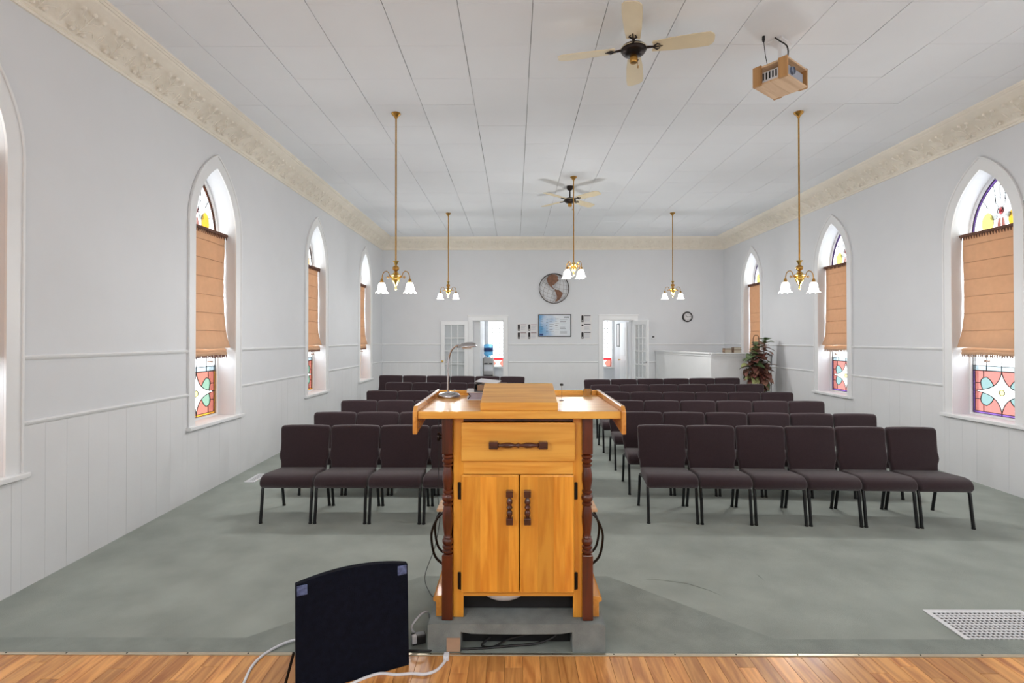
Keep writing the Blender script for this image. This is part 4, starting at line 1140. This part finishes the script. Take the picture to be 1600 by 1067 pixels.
# slim microphone
mi = empty('microphone', (.262, 2.93, ST))
MB().tube([(0, 0, 0), (.001, 0, .05), (0, 0, .084)], .0013, 6).build('stem', 'chrome', mi)
MB().box(-.009, .009, -.007, .007, .084, .096).build('head', 'dark', mi, bevel=.003)
MB().lathe([(.014, 0), (.014, .004), (.006, .006)], n=12).build('base', 'chrome', mi)
tag(mi, 'thin stemmed microphone with small black head on the lectern', 'microphone')
gl_ = MB().lathe([(.022, 0), (.026, .012), (.028, .03), (.024, .044), (.021, .045), (.022, .03), (.02, .008), (0, .006)], (.44, 3.17, ST), 10).build('glass_tumbler', 'glass', None, True)
tag(gl_, 'small clear glass in the rear right corner of the lectern top', 'glass')
o = MB().tube(spline([(-.47, 3.30, 1.40), (-.49, 3.36, 1.30), (-.485, 3.36, 1.0), (-.49, 3.35, .75), (-.475, 3.34, .62), (-.50, 3.30, .45), (-.55, 3.22, .30), (-.50, 3.10, ZS + .005), (-.45, 3.02, ZS + .004)]), .0022, 6).build('lamp_cord', 'cable')
tag(o, 'thin dark cord trailing down beside the lectern', 'cable')

# ------------------------------------------------------------------ stage monitor speaker and cables
A = Vector((-.918, 2.205, ZS)); B = Vector((-.487, 2.425, ZS))
ax = (B - A).normalized(); ay = Vector((-ax.y, ax.x, 0)); L = (B - A).length
sp = empty('stage_monitor', tuple((A + B) / 2), (0, 0, math.atan2(ax.y, ax.x)))
hw = L / 2; n = 16
top = [(hw - 2 * hw * i / n, .454 + .03 * (1 - ((hw - 2 * hw * i / n) / hw) ** 2)) for i in range(n + 1)]
outf = [(-hw, .0), (hw, .0)] + top
fr_ = lambda a, b_, t: (a, t + .03 * (b_ / .5), b_)
MB().prism(outf, 0, .03, fr_).build('front_face', 'speaker', sp, bevel=.012, segs=3)
vs = []
for sc_, yy, lo, hi in ((.985, .03, .004, .985), (.80, .30, .02, .62)):
    for a, b_ in outf: vs.append((a * sc_, yy + .03 * (b_ * hi / .5), lo + b_ * hi))
n2 = len(outf)
MB().add(vs, [(i, (i + 1) % n2, (i + 1) % n2 + n2, i + n2) for i in range(n2)] + [tuple(range(n2)), tuple(range(n2, 2 * n2))]).build('cabinet', 'speaker', sp, bevel=.008)
for s, zz in ((-1, .448), (1, .448)):
    MB().obox((s * (hw - .026), .001 + .03 * (zz - .02) / .5 - .001, zz - .018), (1, 0, 0), (0, 1, 0), (0, .06, 1), .021, .0025, .021).build('corner_plate', 'corner', sp, bevel=.002)
MB().tube([(-hw - .005, .05, .16), (-hw - .045, .06, .0)], .006, 6).build('prop_rod', 'iron', sp)
tag(sp, 'black stage monitor speaker with curved top on the hardwood', 'speaker')
zc_ = ZS + .006
o = MB().tube(spline([(-1.16, 2.16, zc_), (-1.175, 2.27, zc_), (-1.20, 2.40, zc_), (-1.185, 2.50, zc_), (-1.12, 2.585, zc_ + .004), (-1.03, 2.62, zc_ + .004), (-.95, 2.60, zc_ + .004), (-.88, 2.56, zc_ + .004)]), .0065, 8).build('white_cable', 'cable_w')
tag(o, 'white cable looping out from the left of the speaker', 'cable')
o = MB().tube(spline([(-.86, 2.17, zc_), (-.74, 2.255, zc_), (-.66, 2.322, zc_), (-.60, 2.352, zc_), (-.53, 2.345, zc_), (-.46, 2.352, zc_), (-.40, 2.348, zc_), (-.355, 2.375, zc_), (-.332, 2.42, zc_), (-.322, 2.45, zc_)]), .0065, 8).build('white_cable', 'cable_w')
MB().obox((-.321, 2.468, ZS + .012), (1, 0, 0), (0, 1, 0), (0, 0, 1), .013, .019, .012).build('plug', 'cable_w', o, bevel=.004)
tag(o, 'white cable with a square plug on the hardwood before the lectern', 'cable')
ps = empty('power_adapter', (-.475, 2.60, ZS + .001), (0, 0, R(20)))
MB().box(-.034, .034, -.022, .022, 0, .045).build('body', 'frame_black', ps, bevel=.006)
MB().box(-.036, -.012, -.0235, .0, .008, .047).build('plug_top', 'white_plastic', ps, bevel=.004)
tag(ps, 'black and white power adapter between speaker and riser', 'adapter')
o = MB().tube(spline([(-.49, 2.62, ZS + .03), (-.51, 2.60, ZS + .075), (-.48, 2.64, ZS + .11), (-.45, 2.70, ZS + .10), (-.445, 2.78, ZS + .02), (-.46, 2.84, ZS + .005)]), .005, 7).build('adapter_cord', 'cable_w')
tag(o, 'short white cord arching from the power adapter to the riser', 'cable')
o = MB().tube(spline([(-.56, 2.53, zc_), (-.50, 2.525, zc_), (-.42, 2.523, zc_), (-.40, 2.53, zc_)]), .006, 7).build('floor_cable', 'cable')
tag(o, 'black cable along the metal strip beside the speaker', 'cable')

# ------------------------------------------------------------------ floor registers
def register(name, c, w_, d_, nx, ny, label):
    r = empty(name, (c[0], c[1], fz(c[1]) + .0005), (SA, 0, 0))
    f = .03
    MB().holed([(-w_ / 2, -d_ / 2), (w_ / 2, -d_ / 2), (w_ / 2, d_ / 2), (-w_ / 2, d_ / 2)], [[(-w_ / 2 + f, -d_ / 2 + f), (w_ / 2 - f, -d_ / 2 + f), (w_ / 2 - f, d_ / 2 - f), (-w_ / 2 + f, d_ / 2 - f)]], 0, .008, lambda a, b_, t: (a, b_, t)).build('frame', 'white_plastic', r, bevel=.003)
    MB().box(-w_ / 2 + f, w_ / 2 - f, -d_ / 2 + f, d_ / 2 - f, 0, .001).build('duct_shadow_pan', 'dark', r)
    for i in range(nx + 1):
        x_ = -w_ / 2 + f + (w_ - 2 * f) * i / nx
        MB().box(x_ - .004, x_ + .004, -d_ / 2 + f, d_ / 2 - f, .001, .006).build('slat', 'white_plastic', r)
    for j in range(ny + 1):
        y_ = -d_ / 2 + f + (d_ - 2 * f) * j / ny
        MB().box(-w_ / 2 + f, w_ / 2 - f, y_ - .0045, y_ + .0045, .0015, .0065).build('slat', 'white_plastic', r)
    tag(r, label, 'floor vent', 'floor registers')
register('floor_register', (2.995, 3.27), .64, .40, 20, 12, 'large white perforated floor vent at the right of the stage edge')
register('floor_register', (-3.19, 6.47), .13, .36, 3, 8, 'small white floor vent beside the left wall')

# ------------------------------------------------------------------ rear wall: globe, poster, certificates, clock, thermostat
gl = empty('wire_globe', (1.045, D - .03, 3.09))
rg = .393
MB().tube([(rg * math.cos(t), 0, rg * math.sin(t)) for t in [2 * PI * i / 48 for i in range(49)]], .0095, 6).build('rim', 'rim', gl, True)
tilt = R(-18)
def sph(lat, lon):
    x_ = math.cos(lat) * math.sin(lon); y_ = -math.cos(lat) * math.cos(lon); z_ = math.sin(lat)
    # tip the globe towards the viewer and sideways
    y2 = y_ * math.cos(R(12)) - z_ * math.sin(R(12)) * -1; z2 = -y_ * math.sin(R(12)) * -1 + z_ * math.cos(R(12))
    x3 = x_ * math.cos(tilt) - z2 * math.sin(tilt); z3 = x_ * math.sin(tilt) + z2 * math.cos(tilt)
    return (x3 * rg, y2 * rg * .2, z3 * rg)
for i in range(9):
    lon = R(-80 + 20 * i)
    MB().tube([sph(R(-88 + 176 * k / 20), lon) for k in range(21)], .0028, 4).build('meridian', 'wire', gl)
for i in range(9):
    lat = R(-64 + 16 * i)
    MB().tube([sph(lat, R(-86 + 172 * k / 20)) for k in range(21)], .0028, 4).build('parallel', 'wire', gl)
def cont(pts):
    P = [(p[0] * rg, p[1] * rg) for p in pts]
    c = MB().prism(P, -.09, -.082, lambda a, b_, t: (a, t, b_)); return c
cont([(-.52, .62), (-.40, .82), (-.18, .92), (.05, .90), (.18, .84), (.28, .70), (.22, .62), (.30, .52), (.20, .42), (.10, .34), (.0, .22), (-.06, .16), (-.10, .20), (-.16, .12), (-.10, .04), (.0, -.04), (-.06, -.06), (-.18, .02), (-.28, .12), (-.38, .22), (-.46, .40)]).build('northern_landmass', 'globe', gl)
cont([(.02, -.06), (.14, -.12), (.30, -.12), (.42, -.22), (.52, -.30), (.56, -.42), (.48, -.54), (.44, -.66), (.34, -.76), (.22, -.86), (.08, -.92), (.06, -.86), (.16, -.72), (.18, -.56), (.12, -.42), (.10, -.28), (.02, -.18)]).build('southern_landmass', 'globe', gl)
tag(gl, 'wire and copper globe of the Americas mounted on the rear wall', 'wall art')

po = empty('poster', (1.062, D, 1.812))
pw, ph = .872, .592
T = lambda a, b_, t: (a, t, b_)
MB().holed([(-pw / 2, 0), (pw / 2, 0), (pw / 2, ph), (-pw / 2, ph)], [[(-pw / 2 + .02, .02), (pw / 2 - .02, .02), (pw / 2 - .02, ph - .02), (-pw / 2 + .02, ph - .02)]], -.02, 0, T).build('frame', 'frame_black', po, bevel=.002)
MB().box(-pw / 2 + .02, pw / 2 - .02, -.010, -.004, .02, ph - .02).build('print', 'poster', po)
tx = MB(); rp = random.Random(3)
for (cx, w_, rows_) in ((-.34, .07, 6), (-.2, .06, 5), (-.08, .12, 6), (.06, .10, 7), (.25, .22, 11)):
    for j in range(rows_):
        z = .46 - j * (.40 / rows_) + rp.uniform(-.008, .008)
        ww = w_ * rp.uniform(.55, 1.0); h_ = rp.uniform(.004, .009)
        tx.box(cx - w_ / 2, cx - w_ / 2 + ww, -.0112, -.0102, z, z + h_)
tag(tx.build('small_print', 'ink', po), kind='stuff')
hd = MB(); 
for i in range(5): hd.box(.245 + i * .027, .265 + i * .027, -.0114, -.0102, .50 + (i % 2) * .003, .53)
hd.build('heading', 'ink_d', po)
MB().box(-.40, -.30, -.0114, -.0102, .035, .08).build('dark_photo', 'ink_b', po)
tag(po, 'blue and white printed chart in a dark frame below the globe', 'poster')
certs = [(.072, 1.957, .254, .204, 'upper left of the four certificates left of the blue chart', 'ink_red'), (.346, 1.957, .254, .204, 'upper right of the four certificates left of the blue chart', 'ink_red'),
         (.072, 1.745, .254, .204, 'lower left of the four certificates left of the blue chart', 'ink_red'), (.346, 1.745, .254, .204, 'lower right of the four certificates left of the blue chart', 'ink_red'),
         (1.755, 2.187, .275, .21, 'topmost of the three certificates right of the blue chart', 'ink'), (1.755, 1.968, .275, .205, 'middle of the three certificates right of the blue chart', 'ink'),
         (1.755, 1.748, .275, .205, 'lowest of the three certificates right of the blue chart', 'ink')]
for i, (x_, z_, w_, h_, lb, ink) in enumerate(certs):
    c = empty('certificate', (x_, D, z_))
    MB().box(0, w_, -.008, 0, 0, h_).build('sheet', 'paper', c, bevel=.001)
    if i != 5:
        m = MB().box(.012, .068, -.0095, -.0078, .014, h_ - .03); m.prism([(.02 + .022 + .022 * math.cos(t), h_ - .032 + .014 * math.sin(t)) for t in [PI * k / 8 for k in range(9)]], -.0095, -.0078, T)
        m.build('dark_figure', 'ink_d', c)
        MB().box(.03, .05, -.0105, -.0093, .03, .06).build('figure_highlight', 'paper', c)
    else:
        MB().lathe([(.026, 0), (.026, -.0012)], (.04, -.0082, h_ - .06), 14, 'Y').build('seal', 'ink_d', c)
    MB().box(.085, w_ - .02, -.0092, -.0078, h_ - .042, h_ - .024).build('heading', ink, c)
    l = MB()
    for j in range(5): l.box(.09, w_ - .03 - (j % 2) * .02, -.009, -.0078, .03 + j * .022, .036 + j * .022)
    tag(l.build('small_print', 'grey_plastic', c), kind='stuff')
    tag(c, lb, 'certificate', 'certificates on the rear wall')
ck = empty('wall_clock', (4.567, D, 2.335))
MB().lathe([(.105, -.028), (.112, -.034), (.128, -.036), (.136, -.028), (.138, 0)], n=40, axis='Y', caps=False).build('rim', 'frame_black', ck, True)
MB().lathe([(.108, 0), (.108, -.012), (0, -.012)], n=32, axis='Y').build('face', 'paper', ck)
for i in range(12):
    a = 2 * PI * i / 12
    MB().obox((.085 * math.sin(a), -.0125, .085 * math.cos(a)), (math.cos(a), 0, -math.sin(a)), (0, 1, 0), (math.sin(a), 0, math.cos(a)), .004, .001, .009).build('hour_mark', 'ink', ck)
for ang_, L_, w_ in ((R(-52), .05, .005), (R(84), .075, .0035)):
    d = Vector((math.sin(ang_), 0, math.cos(ang_)))
    MB().obox(tuple(d * L_ / 2 + Vector((0, -.015, 0))), (d.z, 0, -d.x), (0, 1, 0), d, w_, .001, L_ / 2 + .008).build('clock_hand', 'frame_black', ck)
tag(ck, 'round black rimmed wall clock with white face on the rear wall', 'clock')
tm = empty('thermostat', (3.66, D, 1.755))
MB().box(-.05, .05, -.025, 0, 0, .085).build('body', 'white_plastic', tm, bevel=.005)
MB().box(-.03, .03, -.027, -.024, .035, .07).build('display', 'ink_d', tm)
tag(tm, 'small white thermostat with dark display beside the right door', 'thermostat')

# ------------------------------------------------------------------ white booth counter in the rear right corner
P0, P1, P2 = Vector((3.72, D - .06)), Vector((4.23, 11.32)), Vector((XR - .03, 11.32))
ct = empty('booth_counter', (4.23, 11.32, fz(11.3)))
def half_wall(a, b_, nm, thick=.11):
    d = (b_ - a).normalized(); n_ = Vector((d.y, -d.x))
    if n_.y > 0 and abs(d.x) > .5: n_ = -n_
    if abs(d.x) < .5 and n_.x > 0: n_ = -n_
    q = [a, b_, b_ - n_ * thick, a - n_ * thick]
    org = Vector((4.23, 11.32, fz(11.3)))
    f = lambda z: [Vector((p.x, p.y, z)) - org for p in q]
    MB().add(f(-.05) + f(1.405), [(0, 1, 2, 3), (4, 5, 6, 7), (0, 1, 5, 4), (1, 2, 6, 5), (2, 3, 7, 6), (3, 0, 4, 7)]).build(nm, 'trim', ct)
    q = [a + n_ * .035 - d * .0, b_ + n_ * .035 + d * (.0), b_ - n_ * (thick + .05), a - n_ * (thick + .05)]
    MB().add(f(1.42) + f(1.452), [(0, 1, 2, 3), (4, 5, 6, 7), (0, 1, 5, 4), (1, 2, 6, 5), (2, 3, 7, 6), (3, 0, 4, 7)]).build('cap', 'trim', ct, bevel=.006)
    q = [a + n_ * .014, b_ + n_ * .014, b_, a]
    MB().add(f(1.37) + f(1.42), [(0, 1, 2, 3), (4, 5, 6, 7), (0, 1, 5, 4), (1, 2, 6, 5), (2, 3, 7, 6), (3, 0, 4, 7)]).build('cap_moulding', 'trim', ct, bevel=.004)
half_wall(P0, P1, 'side_panel'); half_wall(P1, P2, 'front_panel')
tag(ct, 'white half height booth walls in the rear right corner', 'booth')
bt = 1.454
rb = random.Random(5)
books = [('laid flat at the left of the booth counter row', 'book_a'), ('second along the booth counter', 'book_b'), ('third along the booth counter', 'book_a'), ('topmost on the little stack upon the booth counter', 'book_b'), ('nearest the plant on the booth counter', 'book_a')]
spec = [(4.60, 0, .16, .035), (4.60, .0355, .155, .03), (4.60, .066, .15, .03), (4.80, 0, .17, .06), (4.80, .0605, .165, .055)]
lbs = ['brown book at the bottom of the left stack on the booth counter', 'tan book in the middle of the left stack on the booth counter', 'brown book on top of the left stack on the booth counter', 'thick tan book under another beside the left stack on the counter', 'thick brown book lying on the right stack upon the counter']
for i, (x_, dz, w_, h_) in enumerate(spec):
    b_ = empty('book', (x_, 11.37, bt + dz), (0, 0, rb.uniform(-.08, .08)))
    mt_ = 'book_a' if i % 2 == 0 else 'book_b'
    MB().box(-w_ / 2, w_ / 2, -.055, .06, 0, .004).build('cover', mt_, b_)
    MB().box(-w_ / 2, w_ / 2, -.055, .06, h_ - .004, h_).build('cover', mt_, b_)
    MB().box(-w_ / 2, -w_ / 2 + .005, -.055, .06, 0, h_).build('spine', mt_, b_)
    MB().box(-w_ / 2 + .005, w_ / 2 - .006, -.05, .055, .004, h_ - .004).build('pages', 'pages', b_)
    tag(b_, lbs[i], 'book', 'books on the booth counter')

# ------------------------------------------------------------------ potted rubber plant
PX, PY = 5.06, 10.95
pl = empty('potted_plant', (PX, PY, fz(PY)), (0, 0, 0))
MB().lathe([(.13, 0), (.15, .02), (.17, .2), (.18, .3), (.165, .31), (.155, .29), (0, .28)], n=24).build('pot', 'pot', pl, True)
MB().lathe([(.156, .285), (0, .29)], n=20).build('soil', 'soil', pl)
MB().tube(spline([(-.06, .0, .28), (-.07, .0, .9), (-.09, 0, 1.5), (-.08, 0, 1.66), (-.03, 0, 1.70), (.02, 0, 1.66), (.03, 0, 1.5), (.03, 0, 1.2)]), .007, 6).build('support_hoop', 'stem', pl)
stems = []
for (bx, by, tx_, ty_, hh) in ((-.04, 0, -.04, -.02, 1.50), (.05, .02, .17, .03, 1.62), (0, -.05, -.16, -.1, 1.36), (.03, -.04, .14, -.12, 1.15), (-.05, .03, -.17, .05, 1.2)):
    pts = [Vector((bx + (tx_ - bx) * t, by + (ty_ - by) * t, .28 + (hh - .28) * t)) for t in [i / 6 for i in range(7)]]
    MB().tube(pts, [.011 - .0012 * i for i in range(7)], 6).build('stem', 'stem', pl, True); stems.append(pts)
def leaf_mesh(mt_, L, wd, curl):
    vs = []; fs = []; n = 6
    for i in range(n + 1):
        t = i / n; ww = wd * math.sin(PI * min(1, t ** .8 * .98 + .02)) ** .8
        z = -curl * t * t * L
        for k, s in enumerate((-1, 0, 1)):
            vs.append((L * t, s * ww, z + abs(s) * ww * .28))
    for i in range(n):
        for k in range(2):
            a = i * 3 + k; fs.append((a, a + 1, a + 4, a + 3))
    N = len(vs); vs += [(x_, y_, z_ - .0015) for x_, y_, z_ in vs]
    fs += [tuple(i + N for i in f)[::-1] for f in fs]
    me = MB().add(vs, fs).mesh('leaf', True, 70); me.materials.append(M[mt_]); return me
LM = {k: [leaf_mesh(k, L, wd, cu) for L, wd, cu in ((.18, .078, .5), (.21, .086, .65), (.15, .068, .35))] for k in ('leaf_a', 'leaf_b', 'leaf_c', 'leaf_d')}
rl = random.Random(11)
for si, pts in enumerate(stems):
    nl = (62, 58, 46, 36, 40)[si]
    for i in range(nl):
        t = .22 + .78 * (i + rl.random() * .5) / nl
        f = t * 6; a = int(min(f, 5)); p = pts[a].lerp(pts[a + 1], f - a)
        az = i * 2.399 + rl.uniform(-.3, .3); el = R(-20 + 65 * t ** 3 + rl.uniform(-18, 18))
        if t > .93: kind = 'leaf_c'
        else: kind = rl.choices(['leaf_a', 'leaf_b', 'leaf_c', 'leaf_d'], [.42, .30, .18, .10])[0]
        o = link('leaf', LM[kind][rl.randrange(3)], pl)
        sc = rl.uniform(.75, 1.15) * (0.7 if t > .93 else 1)
        o.location = p; o.rotation_euler = (rl.uniform(-.4, .4), -el, az); o.scale = (sc, sc, sc)
tag(pl, 'tall potted plant with burgundy and green leaves beside the booth', 'plant')
